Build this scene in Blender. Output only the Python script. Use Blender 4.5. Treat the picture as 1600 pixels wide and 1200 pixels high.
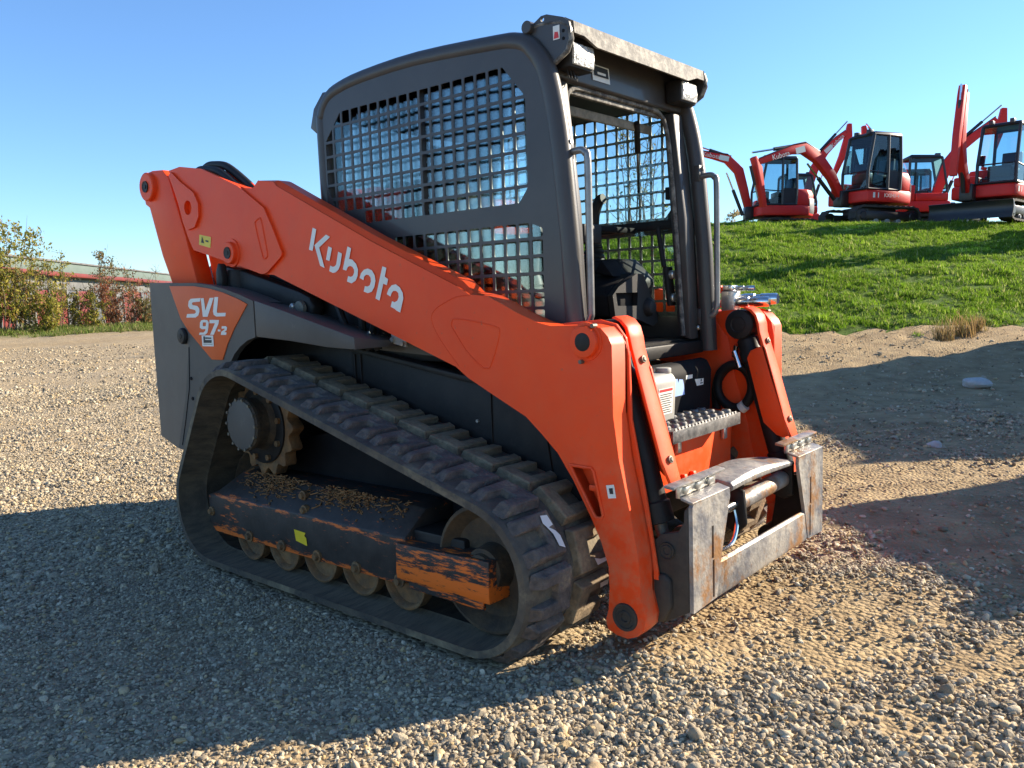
import bpy, bmesh, math, random
import numpy as np
from mathutils import Vector, Matrix
from mathutils.geometry import tessellate_polygon

for o in list(bpy.data.objects):
    bpy.data.objects.remove(o)
SC = bpy.context.scene
COL = SC.collection
rnd = random.Random(7)
R = math.radians

# ------------------------------------------------------------------ camera
CAM = Vector((1.2223, -2.8284, 1.1943))
AX_R = Vector((0.7602, 0.6488, -0.0334)); AX_U = Vector((-0.0436, 0.1023, 0.9938)); AX_D = Vector((-0.6482, 0.7540, -0.1061))
cam = bpy.data.objects.new('camera', bpy.data.cameras.new('camera')); COL.objects.link(cam)
cam.matrix_world = Matrix(((AX_R.x, AX_U.x, -AX_D.x, CAM.x), (AX_R.y, AX_U.y, -AX_D.y, CAM.y),
                           (AX_R.z, AX_U.z, -AX_D.z, CAM.z), (0, 0, 0, 1)))
cam.data.sensor_width = 36.0; cam.data.lens = 36.0 * 1283.26 / 1600
cam.data.clip_start = 0.05; cam.data.clip_end = 3000
SC.camera = cam

# ------------------------------------------------------------------ sky and sun
SUN_AZ, SUN_EL = 60.0, 24.0
world = bpy.data.worlds.new('World'); SC.world = world; world.use_nodes = True
wn = world.node_tree; wn.nodes.clear()
sky = wn.nodes.new('ShaderNodeTexSky'); sky.sky_type = 'NISHITA'; sky.sun_disc = False
sky.sun_elevation = R(SUN_EL); sky.sun_rotation = R(90 - SUN_AZ)
sky.air_density = 1.0; sky.dust_density = 0.0; sky.ozone_density = 9.0
bg = wn.nodes.new('ShaderNodeBackground'); bg.inputs['Strength'].default_value = 0.078
wo = wn.nodes.new('ShaderNodeOutputWorld')
wn.links.new(sky.outputs[0], bg.inputs[0]); wn.links.new(bg.outputs[0], wo.inputs[0])
sun = bpy.data.objects.new('sun', bpy.data.lights.new('sun', 'SUN')); COL.objects.link(sun)
sun.data.energy = 3.35; sun.data.angle = R(0.5); sun.data.color = (1.0, 0.95, 0.87)
sv = Vector((math.cos(R(SUN_EL)) * math.cos(R(SUN_AZ)), math.cos(R(SUN_EL)) * math.sin(R(SUN_AZ)), math.sin(R(SUN_EL))))
sun.rotation_euler = sv.to_track_quat('Z', 'Y').to_euler(); sun.location = sv * 50
vs = SC.view_settings
vs.view_transform = 'Standard'; vs.look = 'None'; vs.gamma = 1.0; vs.use_curve_mapping = False; vs.exposure = 1.9
vs.use_white_balance = True; vs.white_balance_temperature = 7600; vs.white_balance_tint = 11
SC.cycles.max_bounces = 8; SC.cycles.transparent_max_bounces = 16
SC.cycles.use_denoising = True

# ------------------------------------------------------------------ materials
def nt(m):
    m.use_nodes = True
    t = m.node_tree
    return t, t.nodes['Principled BSDF'], t.nodes, t.links
MATS = {}
def pm(name, c1, c2=None, scale=6.0, rough=0.5, metal=0.0, bump=0.0, bscale=40.0, detail=6.0, lo=0.35, hi=0.65,
       coat=0.0, c3=None, s3=1.5, lo3=0.5, hi3=0.7, stretch=None, rough2=None, spec=0.5):
    m = bpy.data.materials.new(name); t, p, N, K = nt(m); MATS[name] = m
    tc = N.new('ShaderNodeTexCoord'); mp = N.new('ShaderNodeMapping')
    K.new(tc.outputs['Object'], mp.inputs[0])
    if stretch: mp.inputs['Scale'].default_value = stretch
    p.inputs['Roughness'].default_value = rough; p.inputs['Metallic'].default_value = metal
    p.inputs['Coat Weight'].default_value = coat; p.inputs['Coat Roughness'].default_value = 0.078
    p.inputs['Specular IOR Level'].default_value = spec
    if c2 is None:
        p.inputs['Base Color'].default_value = (*c1, 1)
    else:
        n = N.new('ShaderNodeTexNoise'); n.inputs['Scale'].default_value = scale; n.inputs['Detail'].default_value = detail
        n.inputs['Roughness'].default_value = 0.65
        K.new(mp.outputs[0], n.inputs['Vector'])
        mr = N.new('ShaderNodeMapRange'); mr.inputs['From Min'].default_value = lo; mr.inputs['From Max'].default_value = hi
        K.new(n.outputs['Fac'], mr.inputs[0])
        mx = N.new('ShaderNodeMix'); mx.data_type = 'RGBA'
        mx.inputs[6].default_value = (*c1, 1); mx.inputs[7].default_value = (*c2, 1)
        K.new(mr.outputs[0], mx.inputs[0]); out = mx.outputs[2]
        if rough2 is not None:
            rr = N.new('ShaderNodeMapRange'); rr.inputs['To Min'].default_value = rough; rr.inputs['To Max'].default_value = rough2
            K.new(mr.outputs[0], rr.inputs[0]); K.new(rr.outputs[0], p.inputs['Roughness'])
        if c3 is not None:
            n3 = N.new('ShaderNodeTexNoise'); n3.inputs['Scale'].default_value = s3; n3.inputs['Detail'].default_value = 8
            n3.inputs['Roughness'].default_value = 0.7
            K.new(mp.outputs[0], n3.inputs['Vector'])
            m3 = N.new('ShaderNodeMapRange'); m3.inputs['From Min'].default_value = lo3; m3.inputs['From Max'].default_value = hi3
            K.new(n3.outputs['Fac'], m3.inputs[0])
            x3 = N.new('ShaderNodeMix'); x3.data_type = 'RGBA'; x3.inputs[7].default_value = (*c3, 1)
            K.new(out, x3.inputs[6]); K.new(m3.outputs[0], x3.inputs[0]); out = x3.outputs[2]
        K.new(out, p.inputs['Base Color'])
    if bump:
        nb = N.new('ShaderNodeTexNoise'); nb.inputs['Scale'].default_value = bscale; nb.inputs['Detail'].default_value = 5
        K.new(mp.outputs[0], nb.inputs['Vector'])
        b = N.new('ShaderNodeBump'); b.inputs['Strength'].default_value = bump; b.inputs['Distance'].default_value = 0.01
        K.new(nb.outputs['Fac'], b.inputs['Height']); K.new(b.outputs[0], p.inputs['Normal'])
    return m

def glass(name, tint, refl=0.5):
    m = bpy.data.materials.new(name); MATS[name] = m; m.use_nodes = True
    N = m.node_tree.nodes; K = m.node_tree.links; N.clear()
    tr = N.new('ShaderNodeBsdfTransparent'); tr.inputs[0].default_value = (*tint, 1)
    gl = N.new('ShaderNodeBsdfGlossy'); gl.inputs['Roughness'].default_value = 0.02; gl.inputs[0].default_value = (0.9, 0.95, 0.95, 1)
    fr = N.new('ShaderNodeFresnel'); fr.inputs[0].default_value = 1.5
    mu = N.new('ShaderNodeMath'); mu.operation = 'MULTIPLY_ADD'; mu.inputs[1].default_value = refl; mu.inputs[2].default_value = 0.01
    mx = N.new('ShaderNodeMixShader'); ou = N.new('ShaderNodeOutputMaterial')
    K.new(fr.outputs[0], mu.inputs[0]); K.new(mu.outputs[0], mx.inputs[0])
    K.new(tr.outputs[0], mx.inputs[1]); K.new(gl.outputs[0], mx.inputs[2]); K.new(mx.outputs[0], ou.inputs[0])
    return m

ORANGE = pm('orange_paint', (0.96, 0.080, 0.012), (0.88, 0.064, 0.012), 2.0, 0.46, bump=0.10, bscale=9, spec=0.25, c3=(0.50, 0.12, 0.06), s3=34, lo3=0.64, hi3=0.74)
def low_dust(m, tan, z0, z1, amt):      # dust and mud splash that thins out with height
    t, b, N, K = nt(m); src = b.inputs['Base Color'].links[0].from_socket
    tc = N.new('ShaderNodeTexCoord'); sx = N.new('ShaderNodeSeparateXYZ'); K.new(tc.outputs['Object'], sx.inputs[0])
    r = N.new('ShaderNodeMapRange'); r.inputs['From Min'].default_value = z0; r.inputs['From Max'].default_value = z1; r.inputs['To Min'].default_value = amt; r.inputs['To Max'].default_value = amt * 0.10; K.new(sx.outputs[2], r.inputs[0])
    n = N.new('ShaderNodeTexNoise'); n.inputs['Scale'].default_value = 14; n.inputs['Detail'].default_value = 10; n.inputs['Roughness'].default_value = 0.75; K.new(tc.outputs['Object'], n.inputs['Vector'])
    q = N.new('ShaderNodeMapRange'); q.inputs['From Min'].default_value = 0.42; q.inputs['From Max'].default_value = 0.68; K.new(n.outputs['Fac'], q.inputs[0])
    mu = N.new('ShaderNodeMath'); mu.operation = 'MULTIPLY'; K.new(r.outputs[0], mu.inputs[0]); K.new(q.outputs[0], mu.inputs[1])
    x = N.new('ShaderNodeMix'); x.data_type = 'RGBA'; K.new(mu.outputs[0], x.inputs[0]); K.new(src, x.inputs[6]); x.inputs[7].default_value = (*tan, 1); K.new(x.outputs[2], b.inputs['Base Color'])
low_dust(ORANGE, (0.46, 0.29, 0.16), 0.12, 0.75, 0.55)
ORANGE_FADED = pm('faded_orange_panel', (0.82, 0.14, 0.035), (0.76, 0.125, 0.033), 5, 0.55, spec=0.25, bump=0.03, bscale=120)
GREY = pm('grey_fender_paint', (0.088, 0.080, 0.069), (0.108, 0.098, 0.084), 4, 0.55, spec=0.25, bump=0.05, bscale=200, c3=(0.20, 0.18, 0.15), s3=14, lo3=0.62, hi3=0.9)
CABGREY = pm('cab_grey_paint', (0.050, 0.046, 0.043), (0.062, 0.057, 0.052), 5, 0.42, spec=0.3, bump=0.04, bscale=250, c3=(0.16, 0.15, 0.13), s3=22, lo3=0.66, hi3=0.9, coat=0.15)
BLACK = pm('black_paint', (0.013, 0.012, 0.0115), (0.024, 0.022, 0.020), 7, 0.5, spec=0.2, bump=0.05, bscale=90, c3=(0.060, 0.052, 0.042), s3=12, lo3=0.60, hi3=0.9)
PLASTIC = pm('black_plastic', (0.014, 0.013, 0.013), (0.02, 0.019, 0.018), 8, 0.55, spec=0.25, bump=0.05, bscale=300)
DARK = pm('dark_interior', (0.008, 0.008, 0.009), (0.012, 0.012, 0.013), 8, 0.7, spec=0.1)
DUSTYBLACK = pm('dusty_black_steel', (0.042, 0.037, 0.032), (0.075, 0.064, 0.050), 9, 0.65, spec=0.25, bump=0.15, bscale=60, c3=(0.12, 0.085, 0.05), s3=8, lo3=0.58, hi3=0.8)
RUBBER = pm('track_rubber', (0.048, 0.041, 0.034), (0.115, 0.090, 0.060), 9, 0.85, bump=0.35, bscale=60, c3=(0.30, 0.235, 0.14), s3=3.2, lo3=0.50, hi3=0.72)
LUG_OUT = pm('dusty_tread_rubber', (0.062, 0.052, 0.045), (0.150, 0.115, 0.092), 22, 0.9, bump=0.9, bscale=55, c3=(0.36, 0.27, 0.16), s3=7, lo3=0.56, hi3=0.72)
LUG_IN = pm('muddy_tread_rubber', (0.21, 0.15, 0.088), (0.11, 0.08, 0.05), 14, 0.92, bump=0.5, bscale=80, c3=(0.42, 0.30, 0.17), s3=6, lo3=0.5, hi3=0.75)
BELT_IN = pm('scuffed_belt_rubber', (0.060, 0.047, 0.032), (0.13, 0.10, 0.062), 9, 0.8, bump=0.3, bscale=50, c3=(0.10, 0.085, 0.06), s3=5, lo3=0.55, hi3=0.8, stretch=(6, 1, 1))
def wear(name, base, ore, bands, streak, gain):
    m = pm(name, base, tuple(c * 1.7 for c in base), 10, 0.5, bump=0.1, bscale=60, spec=0.25); t, b, N, K = nt(m)
    src = b.inputs['Base Color'].links[0].from_socket
    tc = N.new('ShaderNodeTexCoord'); mp = N.new('ShaderNodeMapping'); mp.inputs['Scale'].default_value = streak; K.new(tc.outputs['Object'], mp.inputs[0])
    n1 = N.new('ShaderNodeTexNoise'); n1.inputs['Scale'].default_value = 24; n1.inputs['Detail'].default_value = 12; n1.inputs['Roughness'].default_value = 0.75; K.new(mp.outputs[0], n1.inputs['Vector'])
    n2 = N.new('ShaderNodeTexNoise'); n2.inputs['Scale'].default_value = 3.5; n2.inputs['Detail'].default_value = 5; K.new(tc.outputs['Object'], n2.inputs['Vector'])
    sx = N.new('ShaderNodeSeparateXYZ'); K.new(tc.outputs['Object'], sx.inputs[0])
    rp = N.new('ShaderNodeValToRGB'); rp.color_ramp.interpolation = 'LINEAR'; e = rp.color_ramp.elements
    while len(e) < len(bands): e.new(0.5)
    for q, (z, v) in zip(e, bands): q.position = z; q.color = (v, v, v, 1)
    K.new(sx.outputs[2], rp.inputs[0])
    a = N.new('ShaderNodeMath'); a.operation = 'MULTIPLY_ADD'; a.inputs[1].default_value = gain; K.new(n1.outputs['Fac'], a.inputs[0])
    s2 = N.new('ShaderNodeMath'); s2.operation = 'MULTIPLY'; s2.inputs[1].default_value = 0.9; K.new(n2.outputs['Fac'], s2.inputs[0])
    s3 = N.new('ShaderNodeMath'); s3.operation = 'ADD'; K.new(s2.outputs[0], s3.inputs[0]); K.new(rp.outputs[0], s3.inputs[1]); K.new(s3.outputs[0], a.inputs[2])
    mr = N.new('ShaderNodeMapRange'); off = gain * 0.5 + 0.45 + 0.5; mr.inputs['From Min'].default_value = off - 0.05; mr.inputs['From Max'].default_value = off + 0.10; K.new(a.outputs[0], mr.inputs[0])
    mx = N.new('ShaderNodeMix'); mx.data_type = 'RGBA'; K.new(mr.outputs[0], mx.inputs[0]); K.new(src, mx.inputs[6]); mx.inputs[7].default_value = (*ore, 1); K.new(mx.outputs[2], b.inputs['Base Color'])
    return m
FRAME = wear('scratched_track_frame_paint', (0.030, 0.026, 0.023), (0.70, 0.15, 0.03), [(0.0, 0.25), (0.148, 0.85), (0.178, 0.42), (0.20, 0.28), (0.30, 0.22), (0.325, 0.50), (0.34, 0.16), (0.40, 0.12), (0.44, 0.30)], (0.45, 2.0, 2.4), 2.2)
WORN = wear('rust_worn_guard_paint', (0.026, 0.023, 0.021), (0.78, 0.155, 0.022), [(0.0, 0.55), (0.185, 0.40), (0.20, 0.72), (0.232, 0.66), (0.262, 0.42), (0.33, 0.36), (0.345, 0.55)], (0.40, 2.0, 2.6), 2.2)
RUST = pm('rusty_steel', (0.24, 0.115, 0.040), (0.10, 0.062, 0.032), 18, 0.75, metal=0.2, bump=0.4, bscale=70, c3=(0.26, 0.17, 0.08), s3=10, lo3=0.5, hi3=0.75)
MUDSTEEL = pm('muddy_steel', (0.095, 0.062, 0.032), (0.038, 0.029, 0.020), 12, 0.8, metal=0.1, bump=0.4, bscale=60)
STEEL = pm('worn_bare_steel', (0.36, 0.33, 0.285), (0.14, 0.14, 0.15), 8, 0.5, metal=0.3, bump=0.35, bscale=50, c3=(0.27, 0.135, 0.055), s3=5, lo3=0.50, hi3=0.60, lo=0.40, hi=0.62)
ZINC = pm('zinc_plating', (0.62, 0.60, 0.54), (0.48, 0.46, 0.40), 20, 0.32, metal=0.75, bump=0.1, bscale=120)
CHROME = pm('chrome', (0.75, 0.75, 0.74), (0.6, 0.6, 0.58), 20, 0.18, metal=1.0)
HANDLE = pm('worn_handle_tube', (0.16, 0.155, 0.15), (0.30, 0.29, 0.27), 8, 0.35, metal=0.5, bump=0.05, bscale=100)
BOLTM = pm('dusty_bolt', (0.12, 0.105, 0.085), (0.20, 0.17, 0.12), 30, 0.6, metal=0.5)
WHITE = pm('white_vinyl', (0.78, 0.76, 0.68), (0.72, 0.70, 0.62), 12, 0.45)
YELLOW = pm('yellow_sticker', (0.80, 0.58, 0.02), (0.72, 0.50, 0.02), 14, 0.45)
BLUEST = pm('pale_blue_sticker', (0.30, 0.45, 0.78), (0.34, 0.48, 0.80), 10, 0.5)
INK = pm('black_ink', (0.02, 0.02, 0.02), None, rough=0.6)
REDINK = pm('red_ink', (0.65, 0.03, 0.03), None, rough=0.5)
PALEGREY = pm('pale_grey_plastic', (0.36, 0.35, 0.31), (0.30, 0.29, 0.26), 7, 0.55, bump=0.05, bscale=80)
VISORTOP = pm('paint_worn_to_grey', (0.105, 0.098, 0.088), (0.05, 0.047, 0.043), 30, 0.65, bump=0.2, bscale=90, c3=(0.26, 0.24, 0.20), s3=26, lo3=0.45, hi3=0.62, spec=0.25)
LENS = pm('lamp_lens', (0.55, 0.55, 0.52), (0.30, 0.30, 0.28), 70, 0.2, bump=0.6, bscale=110, lo=0.45, hi=0.55)
CLEAR = glass('cab_glass', (0.80, 0.88, 0.88), 0.9)
TINT = glass('tinted_excavator_glass', (0.48, 0.66, 0.72), 1.0)

# ------------------------------------------------------------------ mesh helpers
def tagp(o, label=None, cat=None, group=None, kind=None):
    if label: o['label'] = label
    if cat: o['category'] = cat
    if group: o['group'] = group
    if kind: o['kind'] = kind
    return o
def empty(name, loc=(0, 0, 0), rotz=0.0):
    o = bpy.data.objects.new(name, None); COL.objects.link(o)
    o.location = loc; o.rotation_euler = (0, 0, rotz); o.empty_display_size = 0.2
    return o
def link(name, me, mat, parent=None, loc=None):
    o = bpy.data.objects.new(name, me); COL.objects.link(o)
    if mat and not me.materials: me.materials.append(mat)
    if parent: o.parent = parent
    if loc: o.location = loc
    return o
OFF = Vector((0, 0, 0))
def fin(name, bm, mat, parent=None, bevel=0.0, smooth=40, seg=2):
    bmesh.ops.remove_doubles(bm, verts=bm.verts, dist=1e-5)
    bmesh.ops.recalc_face_normals(bm, faces=bm.faces)
    if bevel:
        es = [e for e in bm.edges if len(e.link_faces) == 2 and e.calc_face_angle(0) > R(28)]
        bmesh.ops.bevel(bm, geom=es, offset=bevel, segments=seg, affect='EDGES', clamp_overlap=True, profile=0.5)
    me = bpy.data.meshes.new(name); bm.to_mesh(me); bm.free()
    if smooth:
        me.polygons.foreach_set('use_smooth', [True] * len(me.polygons))
        me.set_sharp_from_angle(angle=R(smooth))
    return link(name, me, mat, parent)
def add_loft(bm, loops, cap=True, close=True):
    rings = [[bm.verts.new(v) for v in lp] for lp in loops]
    n = len(rings[0])
    for a, b in zip(rings[:-1], rings[1:]):
        for i in range(n if close else n - 1):
            j = (i + 1) % n
            bm.faces.new((a[i], a[j], b[j], b[i]))
    if cap:
        for rg in (rings[0], rings[-1]):
            if n <= 4: bm.faces.new(rg)
            else:
                for tri in tessellate_polygon([[v.co for v in rg]]):
                    try: bm.faces.new([rg[i] for i in tri])
                    except ValueError: pass
    return rings
def add_plate(bm, pts, y0, y1):      # outline in (x, z), extruded along y
    add_loft_ng(bm, [[(x, y0, z) for x, z in pts], [(x, y1, z) for x, z in pts]])
def add_loft_ng(bm, loops):
    rings = [[bm.verts.new(v) for v in lp] for lp in loops]
    n = len(rings[0])
    for a, b in zip(rings[:-1], rings[1:]):
        for i in range(n):
            j = (i + 1) % n
            bm.faces.new((a[i], a[j], b[j], b[i]))
    bm.faces.new(rings[0]); bm.faces.new(rings[-1])
def add_box(bm, lo, hi):
    x0, y0, z0 = lo; x1, y1, z1 = hi
    add_loft_ng(bm, [[(x0, y0, z0), (x1, y0, z0), (x1, y1, z0), (x0, y1, z0)], [(x0, y0, z1), (x1, y0, z1), (x1, y1, z1), (x0, y1, z1)]])
def frame_of(d):
    d = d.normalized(); a = Vector((0, 0, 1)) if abs(d.z) < 0.9 else Vector((1, 0, 0))
    u = d.cross(a).normalized(); return u, d.cross(u).normalized()
def add_cyl(bm, p0, p1, r, n=16, r1=None):
    p0, p1 = Vector(p0), Vector(p1); u, v = frame_of(p1 - p0); r1 = r if r1 is None else r1
    add_loft_ng(bm, [[p + (u * math.cos(2 * math.pi * i / n) + v * math.sin(2 * math.pi * i / n)) * q for i in range(n)] for p, q in ((p0, r), (p1, r1))])
def add_lathe(bm, p0, axis, prof, n=20):      # prof: (distance along axis, radius)
    p0 = Vector(p0); ax = Vector(axis).normalized(); u, v = frame_of(ax)
    add_loft_ng(bm, [[p0 + ax * t + (u * math.cos(2 * math.pi * i / n) + v * math.sin(2 * math.pi * i / n)) * q for i in range(n)] for t, q in prof])
def smooth_path(pts, k=4):      # Catmull-Rom
    P = [Vector(p) for p in pts]; out = []
    for i in range(len(P) - 1):
        a, b, c, d = P[max(i - 1, 0)], P[i], P[i + 1], P[min(i + 2, len(P) - 1)]
        for j in range(k):
            t = j / k
            out.append(0.5 * ((2 * b) + (c - a) * t + (2 * a - 5 * b + 4 * c - d) * t * t + (3 * b - a - 3 * c + d) * t ** 3))
    out.append(P[-1]); return out
def add_tube(bm, path, r, n=10, radii=None):
    P = [Vector(p) for p in path]; loops = []; up = None
    for i, p in enumerate(P):
        d = (P[min(i + 1, len(P) - 1)] - P[max(i - 1, 0)]).normalized()
        if up is None: up, _ = frame_of(d)
        u = (up - d * up.dot(d)).normalized(); v = d.cross(u); up = u
        q = radii[i] if radii else r
        loops.append([p + (u * math.cos(2 * math.pi * k / n) + v * math.sin(2 * math.pi * k / n)) * q for k in range(n)])
    add_loft_ng(bm, loops)
def part_plate(name, pts, y0, y1, mat, parent, bevel=0.004):
    bm = bmesh.new(); add_plate(bm, pts, y0, y1); return fin(name, bm, mat, parent, bevel)
def part_box(name, lo, hi, mat, parent, bevel=0.006):
    bm = bmesh.new(); add_box(bm, lo, hi); return fin(name, bm, mat, parent, bevel)
def part_cyl(name, p0, p1, r, mat, parent, n=20, bevel=0.0, r1=None):
    bm = bmesh.new(); add_cyl(bm, p0, p1, r, n, r1); return fin(name, bm, mat, parent, bevel)
def part_tube(name, path, r, mat, parent, n=10, k=0):
    bm = bmesh.new(); add_tube(bm, smooth_path(path, k) if k else path, r, n); return fin(name, bm, mat, parent)
def part_lathe(name, p0, axis, prof, mat, parent, n=24):
    bm = bmesh.new(); add_lathe(bm, p0, axis, prof, n); return fin(name, bm, mat, parent, smooth=32)
def flat(name, pts3, mat, parent):      # thin printed shape lying on a surface
    bm = bmesh.new(); vsx = [bm.verts.new(p) for p in pts3]
    for tri in tessellate_polygon([[v.co for v in vsx]]):
        try: bm.faces.new([vsx[i] for i in tri])
        except ValueError: pass
    return fin(name, bm, mat, parent, smooth=0)
def holed(outer, holes, y0, y1, swap=None):      # filled 2D curve with holes -> (verts, faces)
    cu = bpy.data.curves.new('tmp', 'CURVE'); cu.dimensions = '2D'; cu.fill_mode = 'BOTH'; cu.extrude = abs(y1 - y0) / 2
    for poly in [outer] + holes:
        s = cu.splines.new('POLY'); s.points.add(len(poly) - 1); s.use_cyclic_u = True
        for p, (x, z) in zip(s.points, poly): p.co = (x, z, 0, 1)
    ob = bpy.data.objects.new('tmp', cu); COL.objects.link(ob)
    dg = bpy.context.evaluated_depsgraph_get(); me = bpy.data.meshes.new_from_object(ob.evaluated_get(dg))
    yc = (y0 + y1) / 2
    V = [(v.co.x, yc + v.co.z, v.co.y) for v in me.vertices]; F = [tuple(p.vertices) for p in me.polygons]
    bpy.data.objects.remove(ob); bpy.data.curves.remove(cu); bpy.data.meshes.remove(me)
    return V, F
def add_vf(bm, V, F):
    vv = [bm.verts.new(v) for v in V]
    for f in F:
        try: bm.faces.new([vv[i] for i in f])
        except ValueError: pass
def inset(pts, d):      # inset an open outline towards its left/right normal
    out = []
    for i, (x, z) in enumerate(pts):
        a = Vector(pts[max(i - 1, 0)]); b = Vector(pts[min(i + 1, len(pts) - 1)]); t = (b - a).normalized()
        out.append((x - t.y * d, z + t.x * d))
    return out
def clip(poly, win):      # Sutherland-Hodgman, win convex counter-clockwise
    out = poly
    for i in range(len(win)):
        a, b = win[i], win[(i + 1) % len(win)]; src, out = out, []
        f = lambda p: (b[0] - a[0]) * (p[1] - a[1]) - (b[1] - a[1]) * (p[0] - a[0])
        for j in range(len(src)):
            p, q = src[j - 1], src[j]; fp, fq = f(p), f(q)
            if (fp >= 0) != (fq >= 0):
                t = fp / (fp - fq); out.append((p[0] + (q[0] - p[0]) * t, p[1] + (q[1] - p[1]) * t))
            if fq >= 0: out.append(q)
        if not out: return []
    return out
def area(p): return 0.5 * sum(p[i - 1][0] * p[i][1] - p[i][0] * p[i - 1][1] for i in range(len(p)))
def roundpoly(p, r):      # cut each corner
    out = []
    for i in range(len(p)):
        a, b, c = Vector(p[i - 1]), Vector(p[i]), Vector(p[(i + 1) % len(p)])
        la, lc = (a - b).length, (c - b).length
        if la < 1e-6 or lc < 1e-6: continue
        q = min(r, la * 0.4, lc * 0.4)
        u, w = b + (a - b) * (q / la), b + (c - b) * (q / lc); m = (u + w) * 0.25 + b * 0.5
        out += [tuple(u), tuple(m), tuple(w)]
    return out
# ---- traced lettering and sticker outlines (metres, x/z on the panel)
KUBOTA = [[(-1.7268, 1.5141), (-1.7019, 1.5052), (-1.7363, 1.4163), (-1.7616, 1.4237)], [(-1.6369, 1.4784), (-1.6104, 1.4664), (-1.6894, 1.4278), (-1.6594, 1.3402), (-1.6894, 1.3509), (-1.7207, 1.4401)], [(-1.626, 1.4288), (-1.602, 1.4206), (-1.6234, 1.3673), (-1.6467, 1.3743)], [(-1.5617, 1.403), (-1.5372, 1.3932), (-1.5531, 1.3475), (-1.5655, 1.3297), (-1.5855, 1.3189), (-1.6049, 1.317), (-1.6289, 1.3259), (-1.6197, 1.3485), (-1.6026, 1.3422), (-1.5886, 1.3443), (-1.5799, 1.3505)], [(-1.4987, 1.4206), (-1.4759, 1.411), (-1.4926, 1.3693), (-1.472, 1.3648), (-1.45, 1.3473), (-1.4391, 1.3239), (-1.4439, 1.2979), (-1.4584, 1.2787), (-1.4854, 1.2691), (-1.5147, 1.2782), (-1.5048, 1.3004), (-1.4884, 1.2958), (-1.475, 1.2991), (-1.465, 1.3119), (-1.4649, 1.325), (-1.4745, 1.3361), (-1.4887, 1.3407), (-1.5033, 1.3368), (-1.5152, 1.3224), (-1.5375, 1.3285)], [(-1.4317, 1.2892), (-1.4224, 1.3068), (-1.4035, 1.3206), (-1.3778, 1.3249), (-1.3533, 1.3167), (-1.3375, 1.2967), (-1.3342, 1.274), (-1.3437, 1.2486), (-1.3601, 1.2314), (-1.3857, 1.2263), (-1.4105, 1.2339), (-1.4011, 1.256), (-1.3861, 1.2526), (-1.3706, 1.2576), (-1.3617, 1.2735), (-1.3631, 1.2881), (-1.3748, 1.2989), (-1.3898, 1.3005), (-1.4032, 1.293), (-1.4078, 1.2791)], [(-1.2882, 1.3296), (-1.2646, 1.3221), (-1.2769, 1.2878), (-1.2573, 1.2775), (-1.2673, 1.2542), (-1.2876, 1.2611), (-1.3157, 1.1947), (-1.3398, 1.204)], [(-1.2699, 1.2192), (-1.2589, 1.2379), (-1.2386, 1.2531), (-1.2145, 1.2561), (-1.192, 1.2437), (-1.1762, 1.2214), (-1.175, 1.1994), (-1.1965, 1.1458), (-1.2172, 1.1537), (-1.2286, 1.1611), (-1.251, 1.1694), (-1.2407, 1.1915), (-1.2267, 1.1864), (-1.2098, 1.1924), (-1.2007, 1.2064), (-1.2029, 1.2221), (-1.214, 1.2303), (-1.2307, 1.2307), (-1.2408, 1.2231), (-1.249, 1.2091)]]
SVL = [[(-2.5394, 1.2342), (-2.4467, 1.2356), (-2.4537, 1.219), (-2.5227, 1.2173), (-2.5318, 1.2109), (-2.5247, 1.2035), (-2.4825, 1.1991), (-2.4654, 1.1867), (-2.4651, 1.1723), (-2.4796, 1.1531), (-2.5071, 1.1437), (-2.5941, 1.1444), (-2.5842, 1.1616), (-2.514, 1.162), (-2.4989, 1.1679), (-2.5022, 1.1776), (-2.516, 1.1815), (-2.5561, 1.1869), (-2.5686, 1.2006), (-2.5605, 1.2225)], [(-2.4445, 1.2343), (-2.418, 1.2344), (-2.4109, 1.1763), (-2.3639, 1.2341), (-2.3277, 1.2344), (-2.3944, 1.1463), (-2.4383, 1.1467)], [(-2.3205, 1.2372), (-2.2872, 1.2364), (-2.3091, 1.1666), (-2.3016, 1.163), (-2.232, 1.1633), (-2.2376, 1.1471), (-2.3172, 1.1467), (-2.3385, 1.1552), (-2.3432, 1.1706)], [(-2.378, 1.1318), (-2.2948, 1.1306), (-2.3016, 1.1137), (-2.3513, 1.0616), (-2.3841, 1.0614), (-2.3326, 1.1157), (-2.3825, 1.1159)], [(-2.3097, 1.0866), (-2.2875, 1.0859), (-2.29, 1.0772), (-2.3122, 1.0778)], [(-2.2743, 1.1018), (-2.2392, 1.1018), (-2.2291, 1.0959), (-2.2351, 1.0831), (-2.2559, 1.0749), (-2.2365, 1.0726), (-2.2423, 1.0616), (-2.2886, 1.0614), (-2.2822, 1.076), (-2.2521, 1.0866), (-2.2537, 1.0913), (-2.2781, 1.0901)]]
NINE = [[(-2.468, 1.1192), (-2.4547, 1.13), (-2.4286, 1.1329), (-2.4011, 1.1308), (-2.3887, 1.1212), (-2.3946, 1.0949), (-2.4072, 1.0709), (-2.4294, 1.0612), (-2.4858, 1.0609), (-2.4771, 1.0719), (-2.4419, 1.072), (-2.4244, 1.0805), (-2.4209, 1.0889), (-2.4537, 1.0877), (-2.4738, 1.095)], [(-2.442, 1.1202), (-2.4119, 1.1201), (-2.4167, 1.1021), (-2.4446, 1.1022)]]
DEALER = [[(-2.4616, 1.0586), (-2.3563, 1.058), (-2.3566, 1.0067), (-2.4605, 1.0065)]]
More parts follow.
